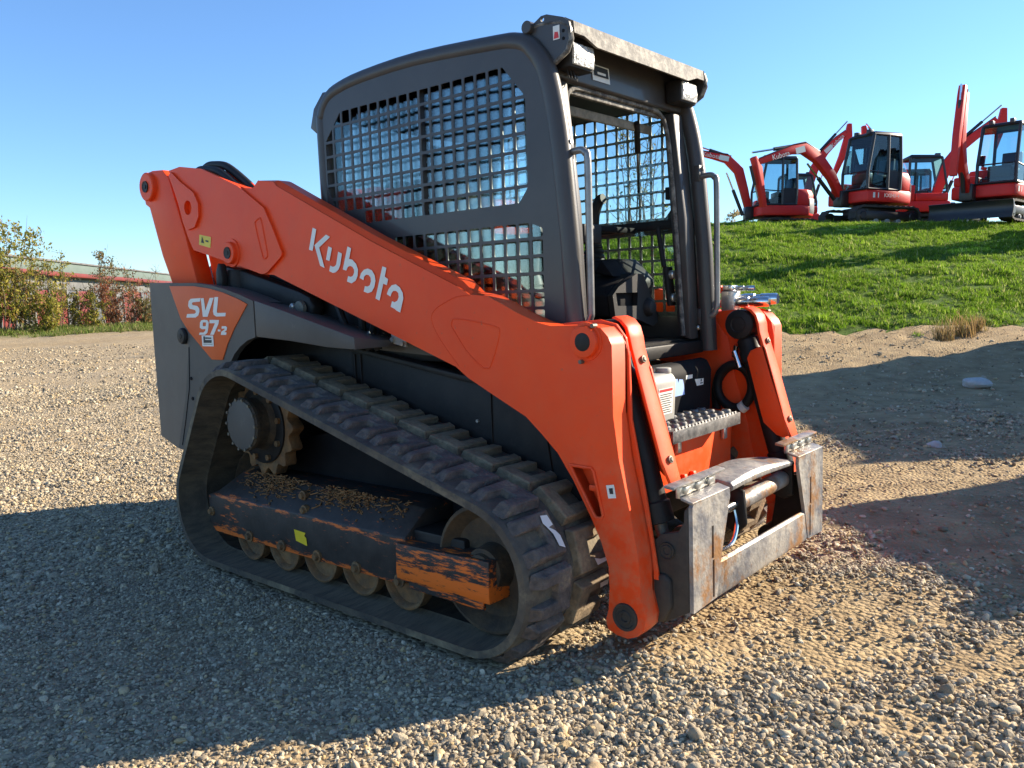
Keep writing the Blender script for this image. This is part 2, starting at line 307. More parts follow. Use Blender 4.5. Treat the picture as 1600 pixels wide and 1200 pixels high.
DEALER_INK = [[(-2.4432, 1.054), (-2.4292, 1.0541), (-2.4301, 1.0372), (-2.3694, 1.0366), (-2.3735, 1.0234), (-2.4453, 1.0226)], [(-2.4252, 1.0493), (-2.3723, 1.0485), (-2.3732, 1.0425), (-2.4262, 1.0421)], [(-2.4483, 1.0177), (-2.3652, 1.0175), (-2.3654, 1.0158), (-2.4486, 1.0157)]]
YELLOW_ST = [(-2.6428, 1.5515), (-2.535, 1.5321), (-2.5479, 1.4797), (-2.6537, 1.5031)]
ARMSTICKER = [(-0.2508, 0.578), (-0.2203, 0.5836), (-0.2126, 0.5409), (-0.2431, 0.5355)]
def smooth_xz(p, k=3): return [(v.x, v.y) for v in smooth_path([(a, b, 0) for a, b in p], k)]
smooth_yz = smooth_xz

# ------------------------------------------------------------------ terrain
HR = Vector((0.7583, 0.6519)); HD = Vector((-0.6519, 0.7583))
NR = np.random.RandomState(3)
_tab = NR.rand(256, 256)
def vnoise(x, y):
    xi = np.floor(x).astype(int); yi = np.floor(y).astype(int); fx = x - xi; fy = y - yi
    fx = fx * fx * (3 - 2 * fx); fy = fy * fy * (3 - 2 * fy)
    t = lambda a, b: _tab[a & 255, b & 255]
    return (t(xi, yi) * (1 - fx) + t(xi + 1, yi) * fx) * (1 - fy) + (t(xi, yi + 1) * (1 - fx) + t(xi + 1, yi + 1) * fx) * fy
def fbm(x, y, o=4):
    s = 0; a = 0.5; n = 0
    for i in range(o): s = s + a * vnoise(x * 2 ** i + 17 * i, y * 2 ** i + 31 * i); n += a; a *= 0.55
    return s / n
def sst(a, b, x):
    t = np.clip((x - a) / (b - a), 0, 1); return t * t * (3 - 2 * t)
def to_xy(L, D): return CAM.x + HR.x * L + HD.x * D, CAM.y + HR.y * L + HD.y * D
def to_ld(x, y): return (x - CAM.x) * HR.x + (y - CAM.y) * HR.y, (x - CAM.x) * HD.x + (y - CAM.y) * HD.y
def dirt_mask(x, y):
    L, D = to_ld(x, y)
    m = sst(0.50, 0.64, fbm(x * 0.9 + 5, y * 0.9, 4)) * 0.7
    m = m + sst(0.2, 1.2, L - 0.12 * (D - 4)) * sst(1.9, 3.1, D) * sst(0.22, 0.42, fbm(x * 1.3, y * 1.3 + 9, 4)) * 0.95
    m = m + sst(7.6, 9.0, D + 1.6 * (fbm(x * 0.8, y * 0.8) - 0.5)) * sst(-3, 1, L)
    m = m + 0.9 * np.exp(-((x + 0.15) ** 2 + (y + 0.50) ** 2) / 0.10)
    m = np.where(L < -1.0, m * 0.5 + 0.25 * sst(12, 30, D), m)
    return np.clip(m, 0, 1)
def ground_z(x, y):
    L, D = to_ld(x, y)
    z = 0.022 * (fbm(x * 1.1, y * 1.1, 3) - 0.5) + 0.016 * (fbm(x * 5, y * 5, 3) - 0.5)
    near = sst(0.0, 0.25, np.abs(y) - 1.0) + sst(0, 0.3, np.maximum(x + 0.2, -2.6 - x)); z = z * np.clip(near + 0.25, 0, 1) - 0.004
    dm = dirt_mask(x, y)
    z = z + dm * sst(0.4, 1.5, L) * sst(2.8, 4, D) * 0.05 * (fbm(x * 7, y * 7, 4) - 0.45)
    z = z + 0.055 * np.exp(-((x + 0.10) ** 2 / 0.03 + (y + 0.62) ** 2 / 0.05)) * (0.6 + 0.8 * fbm(x * 14, y * 14, 3))
    for c0, sl in ((3.35, 0.16), (4.75, 0.12), (6.6, 0.06)):      # tyre ruts across the dirt at the right
        v = D - (c0 + sl * L); mk = sst(0.6, 1.6, L) * np.exp(-(v / 0.17) ** 2)
        z = z + mk * (-0.022 + 0.013 * np.sin(2 * np.pi * (L + 0.9 * np.abs(v)) / 0.13)) + 0.014 * sst(0.6, 1.6, L) * np.exp(-((np.abs(v) - 0.27) / 0.07) ** 2)
    for c0 in (-0.55, 1.1):      # old track lanes running left across the gravel
        v = (y - c0) * 0.9 + 0.06 * x; mk = sst(-2.8, -4.2, x) * np.exp(-(v / 0.3) ** 2); z = z + mk * (-0.012 + 0.005 * np.sin(2 * np.pi * x / 0.18))
    z = z + 0.42 * sst(20, 29, D) * sst(-5, -11, L) * (1 + 0.3 * (fbm(x * 0.4, y * 0.4, 2) - 0.5))
    bank = sst(8.3, 12.8, D) * sst(-7, 1, L)
    z = z + bank * (0.50 + 0.28 * (fbm(x * 1.2, y * 1.2, 3) - 0.5) + 0.16 * (fbm(x * 5, y * 5, 3) - 0.5))
    return z
def hill_z(x, y):
    L, D = to_ld(x, y)
    e = D + 0.7 * (fbm(x * 0.5, y * 0.5, 3) - 0.5) + 0.35 * (fbm(x * 2.2, y * 2.2, 3) - 0.5)
    fade = sst(-11, 4, L)
    h = np.interp(e, [0, 11.6, 12.3, 12.8, 15, 18.5, 20.6, 22, 60, 90], [-0.6, -0.2, 0.42, 0.64, 1.28, 2.32, 2.86, 3.0, 3.2, 0.5])
    h = np.where(h > 0.3, h - 0.034 * np.clip(L - 3, 0, 30) * np.clip((h - 0.3) / 2.5, 0, 1), h)
    return h * fade - 0.9 * (1 - fade) + 0.10 * (fbm(x * 0.8, y * 0.8, 3) - 0.5) * fade + 0.04 * (fbm(x * 4, y * 4, 2) - 0.5)
def grid_mesh(name, Ls, Ds, zf, keep=None):
    LL, DD = np.meshgrid(Ls, Ds); X, Y = to_xy(LL.ravel(), DD.ravel()); Z = zf(X, Y)
    n, m = len(Ls), len(Ds); V = np.stack([X, Y, Z], 1)
    i = np.arange((m - 1) * (n - 1)); r, c = i // (n - 1), i % (n - 1); a = r * n + c
    F = np.stack([a, a + 1, a + n + 1, a + n], 1)
    if keep is not None:
        k = keep(V); F = F[k[F].all(1)]
    me = bpy.data.meshes.new(name); me.from_pydata(V.tolist(), [], F.tolist())
    me.polygons.foreach_set('use_smooth', [True] * len(me.polygons)); me.update()
    return me, V
warp = lambda n, a, b, lo, hi: a * np.sinh(np.linspace(np.arcsinh(lo / a), np.arcsinh(hi / a), n))
Ls = warp(330, 1.6, 0, -700, 700); Ds = 2.5 + warp(420, 1.5, 0, -60, 1500)
gme, GV = grid_mesh('ground', Ls, Ds, ground_z)
at = gme.attributes.new('dirt', 'FLOAT', 'POINT'); at.data.foreach_set('value', dirt_mask(GV[:, 0], GV[:, 1]).astype(np.float32))
gL, gD = to_ld(GV[:, 0], GV[:, 1])
gr = sst(27, 30, gD + 3 * (fbm(GV[:, 0] * 0.3, GV[:, 1] * 0.3) - 0.5)) * sst(2, -4, gL)
at = gme.attributes.new('grass', 'FLOAT', 'POINT'); at.data.foreach_set('value', gr.astype(np.float32))
# ground material: crushed stone, dirt where the attribute says so, grass at the far edge
GM = bpy.data.materials.new('gravel_ground'); t, p, N, K = nt(GM)
tc = N.new('ShaderNodeTexCoord')
def noise(scale, det=6, ro=0.6, v=None):
    n = N.new('ShaderNodeTexNoise'); n.inputs['Scale'].default_value = scale; n.inputs['Detail'].default_value = det; n.inputs['Roughness'].default_value = ro
    K.new(v or tc.outputs['Object'], n.inputs['Vector']); return n.outputs['Fac']
def ramp(fac, stops):
    r = N.new('ShaderNodeValToRGB'); e = r.color_ramp.elements
    while len(e) < len(stops): e.new(0.5)
    for q, (pos, c) in zip(e, stops): q.position = pos; q.color = (*c, 1)
    K.new(fac, r.inputs[0]); return r.outputs[0]
def mixc(f, a, b):
    m = N.new('ShaderNodeMix'); m.data_type = 'RGBA'; K.new(f, m.inputs[0]); K.new(a, m.inputs[6]); K.new(b, m.inputs[7]); return m.outputs[2]
def vor(scale):
    v = N.new('ShaderNodeTexVoronoi'); v.inputs['Scale'].default_value = scale; K.new(tc.outputs['Object'], v.inputs['Vector']); return v
v1 = vor(48); sep = N.new('ShaderNodeSeparateColor'); K.new(v1.outputs['Color'], sep.inputs[0])
stone = ramp(sep.outputs[0], [(0.0, (0.220, 0.179, 0.125)), (0.4, (0.380, 0.314, 0.223)), (0.75, (0.500, 0.415, 0.294)), (1.0, (0.600, 0.473, 0.303))])
patch = ramp(noise(0.7, 8, 0.65), [(0.35, (0.80, 0.78, 0.76)), (0.6, (1.05, 0.98, 0.86))])
mm = N.new('ShaderNodeMix'); mm.data_type = 'RGBA'; mm.blend_type = 'MULTIPLY'; mm.inputs[0].default_value = 1; K.new(stone, mm.inputs[6]); K.new(patch, mm.inputs[7])
dirt = ramp(noise(3.500, 8.685, 0.623), [(0.3, (0.220, 0.150, 0.078)), (0.5, (0.340, 0.241, 0.129)), (0.7, (0.460, 0.333, 0.178))])
ad = N.new('ShaderNodeAttribute'); ad.attribute_name = 'dirt'
md = N.new('ShaderNodeMath'); md.operation = 'MULTIPLY_ADD'; md.inputs[1].default_value = 1.0
nf = N.new('ShaderNodeMapRange'); nf.inputs['From Min'].default_value = 0.35; nf.inputs['From Max'].default_value = 0.65; nf.inputs['To Min'].default_value = -0.3; nf.inputs['To Max'].default_value = 0.3
K.new(noise(9, 6), nf.inputs[0]); K.new(ad.outputs['Fac'], md.inputs[0]); K.new(nf.outputs[0], md.inputs[2])
md.use_clamp = True
col = mixc(md.outputs[0], mm.outputs[2], dirt)
ag = N.new('ShaderNodeAttribute'); ag.attribute_name = 'grass'
grc = ramp(noise(1.2, 9, 0.75), [(0.35, (0.16, 0.12, 0.06)), (0.48, (0.13, 0.16, 0.04)), (0.6, (0.10, 0.19, 0.03))])
col = mixc(ag.outputs['Fac'], col, grc)
K.new(col, p.inputs['Base Color']); p.inputs['Roughness'].default_value = 0.95; p.inputs['Specular IOR Level'].default_value = 0.2
bn = N.new('ShaderNodeBump'); bn.inputs['Strength'].default_value = 0.9; bn.inputs['Distance'].default_value = 0.02
iv = N.new('ShaderNodeMath'); iv.operation = 'MULTIPLY_ADD'; iv.inputs[1].default_value = -0.9; K.new(v1.outputs['Distance'], iv.inputs[0]); K.new(noise(25, 6, 0.7), iv.inputs[2])
K.new(iv.outputs[0], bn.inputs['Height']); K.new(bn.outputs[0], p.inputs['Normal'])
tagp(link('ground', gme, GM), kind='structure')

hme, HV = grid_mesh('grass_hill', np.linspace(-15, 55, 300), np.concatenate([np.linspace(11.2, 24, 170), np.linspace(24.4, 90, 60)]), hill_z, keep=None)
HM = bpy.data.materials.new('grass_hill_turf'); t, p, N, K = nt(HM); tc = N.new('ShaderNodeTexCoord')
hc = ramp(noise(0.9, 9, 0.72), [(0.33, (0.05, 0.10, 0.014)), (0.5, (0.09, 0.17, 0.02)), (0.64, (0.17, 0.22, 0.04)), (0.74, (0.24, 0.19, 0.09))])
K.new(hc, p.inputs['Base Color']); p.inputs['Roughness'].default_value = 0.9; p.inputs['Specular IOR Level'].default_value = 0.15
bn = N.new('ShaderNodeBump'); bn.inputs['Strength'].default_value = 1.0; bn.inputs['Distance'].default_value = 0.08; K.new(noise(14, 8, 0.8), bn.inputs['Height']); K.new(bn.outputs[0], p.inputs['Normal'])
tagp(link('grass_hill', hme, HM), kind='structure')

# ------------------------------------------------------------------ scattered stuff (geometry-node instances of small meshes)
def protos(tag, meshes, mats):
    c = bpy.data.collections.new(tag)
    for me, mt in zip(meshes, mats):
        me.materials.append(mt); c.objects.link(bpy.data.objects.new(tag + '_piece', me))
    return c
def scatter(name, P, rot, scl, coll, label=None, cat=None):
    me = bpy.data.meshes.new(name); me.from_pydata(P.tolist(), [], [])
    a = me.attributes.new('rot', 'FLOAT_VECTOR', 'POINT'); a.data.foreach_set('vector', rot.astype(np.float32).ravel())
    a = me.attributes.new('scl', 'FLOAT_VECTOR', 'POINT'); a.data.foreach_set('vector', scl.astype(np.float32).ravel())
    o = link(name, me, None)
    g = bpy.data.node_groups.new(name, 'GeometryNodeTree')
    g.interface.new_socket('Geometry', in_out='INPUT', socket_type='NodeSocketGeometry'); g.interface.new_socket('Geometry', in_out='OUTPUT', socket_type='NodeSocketGeometry')
    n = g.nodes; k = g.links; gi = n.new('NodeGroupInput'); go = n.new('NodeGroupOutput'); ip = n.new('GeometryNodeInstanceOnPoints')
    ci = n.new('GeometryNodeCollectionInfo'); ci.inputs[0].default_value = coll; ci.inputs['Separate Children'].default_value = True; ci.inputs['Reset Children'].default_value = True
    na = n.new('GeometryNodeInputNamedAttribute'); na.data_type = 'FLOAT_VECTOR'; na.inputs[0].default_value = 'rot'
    nb = n.new('GeometryNodeInputNamedAttribute'); nb.data_type = 'FLOAT_VECTOR'; nb.inputs[0].default_value = 'scl'
    ri = n.new('FunctionNodeRandomValue'); ri.data_type = 'INT'; ri.inputs[4].default_value = 0; ri.inputs[5].default_value = len(coll.objects) - 1
    k.new(gi.outputs[0], ip.inputs['Points']); k.new(ci.outputs[0], ip.inputs['Instance']); ip.inputs['Pick Instance'].default_value = True
    k.new(ri.outputs[2], ip.inputs['Instance Index'])
    e2 = n.new('FunctionNodeEulerToRotation'); k.new(na.outputs[0], e2.inputs[0]); k.new(e2.outputs[0], ip.inputs['Rotation'])
    k.new(nb.outputs[0], ip.inputs['Scale']); k.new(ip.outputs[0], go.inputs[0])
    md_ = o.modifiers.new('scatter', 'NODES'); md_.node_group = g
    return tagp(o, label, cat, kind='stuff')
def pebble(seed):
    q = random.Random(seed); bm = bmesh.new(); bmesh.ops.create_icosphere(bm, subdivisions=1 if seed % 3 else 2, radius=0.5)
    for v in bm.verts: v.co *= q.uniform(0.78, 1.12)
    sx, sy, sz = q.uniform(0.9, 1.35), q.uniform(0.75, 1.0), q.uniform(0.5, 0.8)
    for v in bm.verts: v.co.x *= sx; v.co.y *= sy; v.co.z *= sz
    me = bpy.data.meshes.new('pebble'); bm.to_mesh(me); bm.free()
    if seed % 2: me.polygons.foreach_set('use_smooth', [True] * len(me.polygons))
    return me
PB = bpy.data.materials.new('crushed_stone'); t, p, N, K = nt(PB); tc = N.new('ShaderNodeTexCoord')
oi = N.new('ShaderNodeObjectInfo')
pc = ramp(oi.outputs['Random'], [(0.0, (0.170, 0.140, 0.100)), (0.25, (0.290, 0.241, 0.174)), (0.55, (0.420, 0.357, 0.258)), (0.8, (0.560, 0.473, 0.338)), (0.93, (0.520, 0.362, 0.178)), (1.0, (0.740, 0.647, 0.490))])
mv = N.new('ShaderNodeMix'); mv.data_type = 'RGBA'; mv.blend_type = 'MULTIPLY'; mv.inputs[0].default_value = 0.6
K.new(pc, mv.inputs[6]); K.new(ramp(noise(3, 6, 0.7), [(0.3, (0.7, 0.68, 0.64)), (0.7, (1.2, 1.15, 1.05))]), mv.inputs[7])
K.new(mv.outputs[2], p.inputs['Base Color']); p.inputs['Roughness'].default_value = 0.9; p.inputs['Specular IOR Level'].default_value = 0.25
bn = N.new('ShaderNodeBump'); bn.inputs['Strength'].default_value = 0.35; bn.inputs['Distance'].default_value = 0.1; K.new(noise(6, 6, 0.7), bn.inputs['Height']); K.new(bn.outputs[0], p.inputs['Normal'])
PEB = protos('pebble', [pebble(i) for i in range(8)], [PB] * 8)
def pebbles(n, d0, d1, size, spread, cover=1.0):
    D = np.sqrt(NR.rand(n) * (d1 ** 2 - d0 ** 2) + d0 ** 2); L = (NR.rand(n) * 2 - 1) * (0.74 * D + 1.5)
    x, y = to_xy(L, D); dm = dirt_mask(x, y) + 0.25 * (fbm(x * 3, y * 3, 3) - 0.5)
    keep = NR.rand(n) < np.clip(1.12 - 1.05 * dm, 0.06, 1)
    under = (np.abs(np.abs(y) - 0.755) < 0.235) & (x > -2.36) & (x < -0.44); keep &= ~under
    x, y = x[keep], y[keep]; m = len(x); s = size * np.exp(NR.randn(m) * spread) * (0.70 + 0.5 * sst(0.3, 0.7, fbm(x * 0.8 + 3, y * 0.8 + 8, 3)))
    big = NR.rand(m) < 0.004; s[big] *= 1.7
    P = np.stack([x, y, ground_z(x, y) + s * 0.12], 1)
    rot = np.stack([NR.randn(m) * 0.5, NR.randn(m) * 0.5, NR.rand(m) * 6.28], 1)
    return P, rot, np.stack([s, s, s * (0.8 + 0.4 * NR.rand(m))], 1)
sets = [pebbles(150000, 0.4, 3.6, 0.0140, 0.34), pebbles(185000, 3.6, 7.0, 0.0155, 0.38), pebbles(110000, 7.0, 13.0, 0.022, 0.35), pebbles(30000, 13, 24, 0.035, 0.35)]
scatter('gravel', *[np.concatenate([q[i] for q in sets]) for i in range(3)], PEB, 'grey crushed stone gravel spread over the lot', 'gravel')

def tuft(seed, blades, h, w, spread, lean):
    q = random.Random(seed); V, F = [], []
    for b in range(blades):
        a = q.uniform(0, 6.28); r0 = q.uniform(0, spread); x, y = r0 * math.cos(a), r0 * math.sin(a)
        hh = h * q.uniform(0.5, 1.15); la = q.uniform(0, 6.28); ll = hh * q.uniform(0.1, lean); dx, dy = math.cos(la) * ll, math.sin(la) * ll
        wx, wy = -math.sin(la) * w, math.cos(la) * w; i = len(V)
        V += [(x - wx, y - wy, 0), (x + wx, y + wy, 0), (x + dx * 0.4 + wx * 0.7, y + dy * 0.4 + wy * 0.7, hh * 0.6), (x + dx * 0.4 - wx * 0.7, y + dy * 0.4 - wy * 0.7, hh * 0.6), (x + dx, y + dy, hh)]
        F += [(i, i + 1, i + 2, i + 3), (i + 3, i + 2, i + 4)]
    me = bpy.data.meshes.new('tuft'); me.from_pydata(V, [], F); return me
def leafmat(name, stops, rough=0.7, trans=0.35):
    m = bpy.data.materials.new(name); global t, p, N, K, tc
    t, p, N, K = nt(m); tc = N.new('ShaderNodeTexCoord'); oi = N.new('ShaderNodeObjectInfo')
    ge = N.new('ShaderNodeNewGeometry')
    ad_ = N.new('ShaderNodeMath'); ad_.operation = 'ADD'; K.new(oi.outputs['Random'], ad_.inputs[0]); K.new(ge.outputs['Random Per Island'], ad_.inputs[1])
    fr_ = N.new('ShaderNodeMath'); fr_.operation = 'FRACT'; K.new(ad_.outputs[0], fr_.inputs[0])
    c = ramp(fr_.outputs[0], stops); K.new(c, p.inputs['Base Color']); p.inputs['Roughness'].default_value = rough; p.inputs['Specular IOR Level'].default_value = 0.25
    tl = N.new('ShaderNodeBsdfTranslucent'); K.new(c, tl.inputs[0]); mx = N.new('ShaderNodeMixShader'); mx.inputs[0].default_value = trans
    K.new(p.outputs[0], mx.inputs[1]); K.new(tl.outputs[0], mx.inputs[2]); K.new(mx.outputs[0], N['Material Output'].inputs[0])
    return m
GRASS = leafmat('grass_blades', [(0.0, (0.07, 0.15, 0.012)), (0.4, (0.14, 0.27, 0.018)), (0.75, (0.21, 0.34, 0.03)), (0.92, (0.33, 0.40, 0.09)), (1.0, (0.50, 0.46, 0.22))], trans=0.5)
TUF = protos('grass_tuft', [tuft(i, 22, 0.062, 0.0045, 0.075, 1.1) for i in range(6)], [GRASS] * 6)
n = 130000
D = 11.6 + 12.5 * NR.rand(n) ** 0.85; L = -7 + 27 * NR.rand(n)
x, y = to_xy(L, D); hz = hill_z(x, y); k = (hz > ground_z(x, y) + 0.01) & (np.abs(L) < 0.95 * D) & (NR.rand(n) < np.clip(1.9 * fbm(x * 1.7, y * 1.7, 3) - 0.25, 0.08, 1)) & (D + 1.6 * (fbm(x * 1.1 + 7, y * 1.1, 3) - 0.5) > 12.2)
x, y, hz = x[k], y[k], hz[k]; m = len(x); s = (0.35 + 1.0 * fbm(x * 1.4, y * 1.4, 3)) * np.exp(NR.randn(m) * 0.3)
scatter('grass', np.stack([x, y, hz - 0.005], 1), np.stack([NR.randn(m) * 0.15, NR.randn(m) * 0.15, NR.rand(m) * 6.28], 1), np.stack([s, s, s], 1), TUF, 'short green grass growing on the bank', 'grass')
# weeds and grass at the far left edge of the lot
n = 22000; D = 26 + 14 * NR.rand(n); L = -27 + 19 * NR.rand(n); x, y = to_xy(L, D)
k = NR.rand(n) < sst(27, 30, D + 3 * (fbm(x * 0.3, y * 0.3) - 0.5)) * (0.15 + 1.5 * sst(0.4, 0.65, fbm(x * 0.5 + 40, y * 0.5, 3)))
x, y = x[k], y[k]; m = len(x); s = 0.9 * np.exp(NR.randn(m) * 0.35)
GR2 = leafmat('verge_grass', [(0.0, (0.07, 0.12, 0.015)), (0.5, (0.14, 0.20, 0.03)), (0.8, (0.25, 0.24, 0.09)), (1.0, (0.30, 0.22, 0.10))])
TU2 = protos('verge_tuft', [tuft(20 + i, 14, 0.12, 0.008, 0.10, 0.9) for i in range(4)], [GR2] * 4)
scatter('verge_grass', np.stack([x, y, ground_z(x, y)], 1), np.stack([NR.randn(m) * 0.15, NR.randn(m) * 0.15, NR.rand(m) * 6.28], 1), np.stack([s, s, s], 1), TU2, 'patchy grass along the far left edge of the lot', 'grass')
# ------------------------------------------------------------------ the track loader (x forward, y to its left, z up, ground at 0)
LOADER = empty('track_loader', (-1.35, 0, 0))
tagp(LOADER, 'orange compact track loader with grey mesh-sided cab standing on the gravel', 'track loader')

# ---- tracks
def hull_path(circles, ds):      # belt running round circles (clockwise seen from -y: rear bottom, up, forward, down)
    pts = []
    n = len(circles)
    segs = []
    for i in range(n):
        (x0, z0, r0), (x1, z1, r1) = circles[i], circles[(i + 1) % n]
        d = Vector((x1 - x0, z1 - z0)); L = d.length; d /= L
        nl = Vector((-d.y, d.x)); s = (r0 - r1) / L; c = math.sqrt(1 - s * s)
        m = nl * c + d * s
        segs.append((Vector((x0, z0)) + m * r0, Vector((x1, z1)) + m * r1, math.atan2(m.y, m.x)))
    for i in range(n):
        a, b, ang = segs[i]; k = max(1, int((b - a).length / ds))
        for j in range(k): pts.append(a.lerp(b, j / k))
        x1, z1, r1 = circles[(i + 1) % n]; ang2 = segs[(i + 1) % n][2]
        da = ang2 - ang
        while da > 0: da -= 2 * math.pi
        while da < -2 * math.pi: da += 2 * math.pi
        k = max(1, int(abs(da) * r1 / ds))
        for j in range(k):
            t = ang + da * j / k; pts.append(Vector((x1 + r1 * math.cos(t), z1 + r1 * math.sin(t))))
    return pts
BELT = hull_path([(-2.225, 0.29, 0.272), (-2.005, 0.655, 0.272), (-0.605, 0.285, 0.267)], 0.03)
def resample(pts, n):
    P = pts + [pts[0]]; cum = [0]
    for a, b in zip(P[:-1], P[1:]): cum.append(cum[-1] + (b - a).length)
    out = []; k = 0
    for i in range(n):
        t = cum[-1] * i / n
        while cum[k + 1] < t: k += 1
        f = (t - cum[k]) / (cum[k + 1] - cum[k]); p = P[k].lerp(P[k + 1], f); d = (P[k + 1] - P[k]).normalized()
        out.append((p, d))
    return out, cum[-1]
NB = 160
belt, blen = resample(BELT, NB)
NL = round(blen / 0.1735)
def make_lug(slope, q):
    bm = bmesh.new()
    # C-shaped block, open towards +y; local x along the track, z outwards
    e = 0.100 if slope else 0.096
    t = 0.058 if slope else 0.086
    out = [(-0.081, -0.092), (0.081, -0.092), (0.081, e - 0.012), (0.027, e), (0.025, -0.016), (-0.025, -0.016), (-0.027, e), (-0.081, e - 0.012)]
    top = [(-0.073, -0.085), (0.073, -0.085), (0.071, t - 0.008), (0.032, t), (0.031, -0.024), (-0.031, -0.024), (-0.032, t), (-0.071, t - 0.008)]
    add_loft_ng(bm, [[(x, y, -0.012) for x, y in out], [(x * q.uniform(0.95, 1.04), y * q.uniform(0.95, 1.04), 0.024 + q.uniform(-0.003, 0.003)) for x, y in top]])
    bmesh.ops.recalc_face_normals(bm, faces=bm.faces)
    es = [e_ for e_ in bm.edges if e_.calc_face_angle(0) > R(25)]
    bmesh.ops.bevel(bm, geom=es, offset=0.004, segments=1, affect='EDGES')
    me = bpy.data.meshes.new('lug'); bm.to_mesh(me); bm.free()
    return me
LUGS_O = [make_lug(True, rnd) for _ in range(6)]; LUGS_I = [make_lug(False, rnd) for _ in range(6)]
for m_ in LUGS_O: m_.materials.append(LUG_OUT)
for m_ in LUGS_I: m_.materials.append(LUG_IN)
for s in (-1, 1):
    bm = bmesh.new(); rings = []
    for p, d in belt:
        nrm = Vector((-d.y, d.x))      # outward for this winding
        prof = [(0.978, -0.004), (0.965, 0.0), (0.545, 0.0), (0.532, -0.004), (0.53, -0.032), (0.60, -0.036), (0.66, -0.038), (0.70, -0.036), (0.81, -0.036), (0.845, -0.045), (0.86, -0.036), (0.98, -0.030)]
        rings.append([bm.verts.new((p.x + nrm.x * t, s * y, p.y + nrm.y * t)) for y, t in prof])
    m = len(rings[0])
    for i in range(NB):
        a, b = rings[i], rings[(i + 1) % NB]
        for j in range(m):
            f = bm.faces.new((a[j], a[(j + 1) % m], b[(j + 1) % m], b[j]))
            f.material_index = 1 if 4 <= j <= 10 else 0
    tr = fin('track', bm, RUBBER, LOADER, smooth=30); tr.data.materials.append(BELT_IN)
    if s < 0: tr['label'] = 'dusty rubber track with C-shaped tread blocks, right side'
    lugs, _ = resample(BELT, NL * 2); placed = []
    for i, (p, d) in enumerate(lugs):
        outer = i % 2 == 0
        nrm = Vector((-d.y, d.x)); q = p + nrm * 0.002
        o = link('lug', rnd.choice(LUGS_O if outer else LUGS_I), None, tr)
        ys = (0.87 if outer else 0.645) * s
        X = Vector((d.x, 0, d.y)); Z = Vector((nrm.x, 0, nrm.y)); Y = Z.cross(X)
        flip = (1 if outer else -1) * s      # open end faces away from the middle of the belt
        if Y.y * flip < 0: X = -X; Y = -Y
        ML = Matrix(((X.x, Y.x, Z.x, q.x), (X.y, Y.y, Z.y, ys), (X.z, Y.z, Z.z, q.y), (0, 0, 0, 1))); o.matrix_local = ML; placed.append(ML)
    if s < 0:      # splashes of white paint on a few tread blocks
        near = sorted(placed, key=lambda c: (c.translation - Vector((-0.40, -0.87, 0.48))).length)
        for lg, poly in ((near[0], [(-0.062, -0.075), (-0.020, -0.078), (0.0, -0.066), (0.016, -0.045), (0.020, -0.068), (0.055, -0.062), (0.060, -0.030), (0.034, -0.026), (0.022, -0.034), (-0.008, -0.050), (-0.050, -0.052)]),):
            flat('paint_scuff', [lg @ Vector((x, y, 0.0275)) for x, y in poly], WHITE, tr)
        near = sorted(placed, key=lambda c: (c.translation - Vector((-0.31, -0.645, 0.25))).length)
        for lg, poly in ((near[0], [(-0.06, 0.02), (-0.038, 0.03), (-0.04, 0.075), (-0.062, 0.07)]), (near[1], [(0.036, -0.01), (0.062, 0.0), (0.06, 0.07), (0.05, 0.072), (0.046, 0.02)])):
            flat('paint_scuff', [lg @ Vector((x, y, 0.0275)) for x, y in poly], WHITE, tr)
    # rollers, idlers, sprocket
    for k in range(5):
        x = -2.012 + 0.2535 * k
        bm = bmesh.new()
        add_lathe(bm, (x, s * 0.895, 0.172), (0, -s, 0), [(0.030, 0.03), (0.034, 0.06), (0.030, 0.090), (0.008, 0.099), (0.004, 0.103), (0.006, 0.110), (0.05, 0.11), (0.055, 0.07), (0.20, 0.07), (0.205, 0.11), (0.235, 0.108)], 32)
        fin('track_roller', bm, RUST, LOADER, smooth=30)
    for nm, x, z, r in (('front_idler', -0.605, 0.285, 0.222), ('rear_idler', -2.225, 0.29, 0.225)):
        bm = bmesh.new()
        yi = 0.875 if nm == 'front_idler' else 0.70
        add_lathe(bm, (x, s * yi, z), (0, -s, 0), [(0.05, 0.05), (0.055, 0.10), (0.045, r - 0.05), (0.02, r - 0.028), (0.0, r - 0.014), (0.002, r - 0.004), (0.006, r), (0.05, r), (0.055, r - 0.03), (yi - 0.665, r - 0.03), (yi - 0.66, r), (yi - 0.63, r)], 40)
        io = fin(nm, bm, MUDSTEEL, LOADER, smooth=30)
        bm = bmesh.new()
        add_lathe(bm, (x, s * (yi + 0.03), z), (0, -s, 0), [(0, 0.05), (0.004, 0.058), (0.02, 0.060), (0.024, 0.075), (0.06, 0.080), (0.09, 0.085)], 32)
        fin('hub', bm, MUDSTEEL, io, smooth=30)
    bm = bmesh.new(); T = 15; sp = []
    for k in range(T * 6):
        a = 2 * math.pi * k / (T * 6); ph = (k % 6) / 6
        sp.append((a, 0.195 + 0.036 * (0.5 + 0.5 * math.cos(2 * math.pi * ph))))
    add_loft_ng(bm, [[(-2.0 + q * math.cos(a), s * y, 0.66 + q * math.sin(a)) for a, q in sp] for y in (0.80, 0.74)])
    spk = fin('sprocket', bm, RUST, LOADER, bevel=0.004, smooth=25)
    bm = bmesh.new()
    add_lathe(bm, (-2.0, s * 0.812, 0.66), (0, -s, 0), [(0, 0.165), (0.003, 0.172), (0.02, 0.172)], 40); fin('sprocket_disc', bm, BLACK, spk)
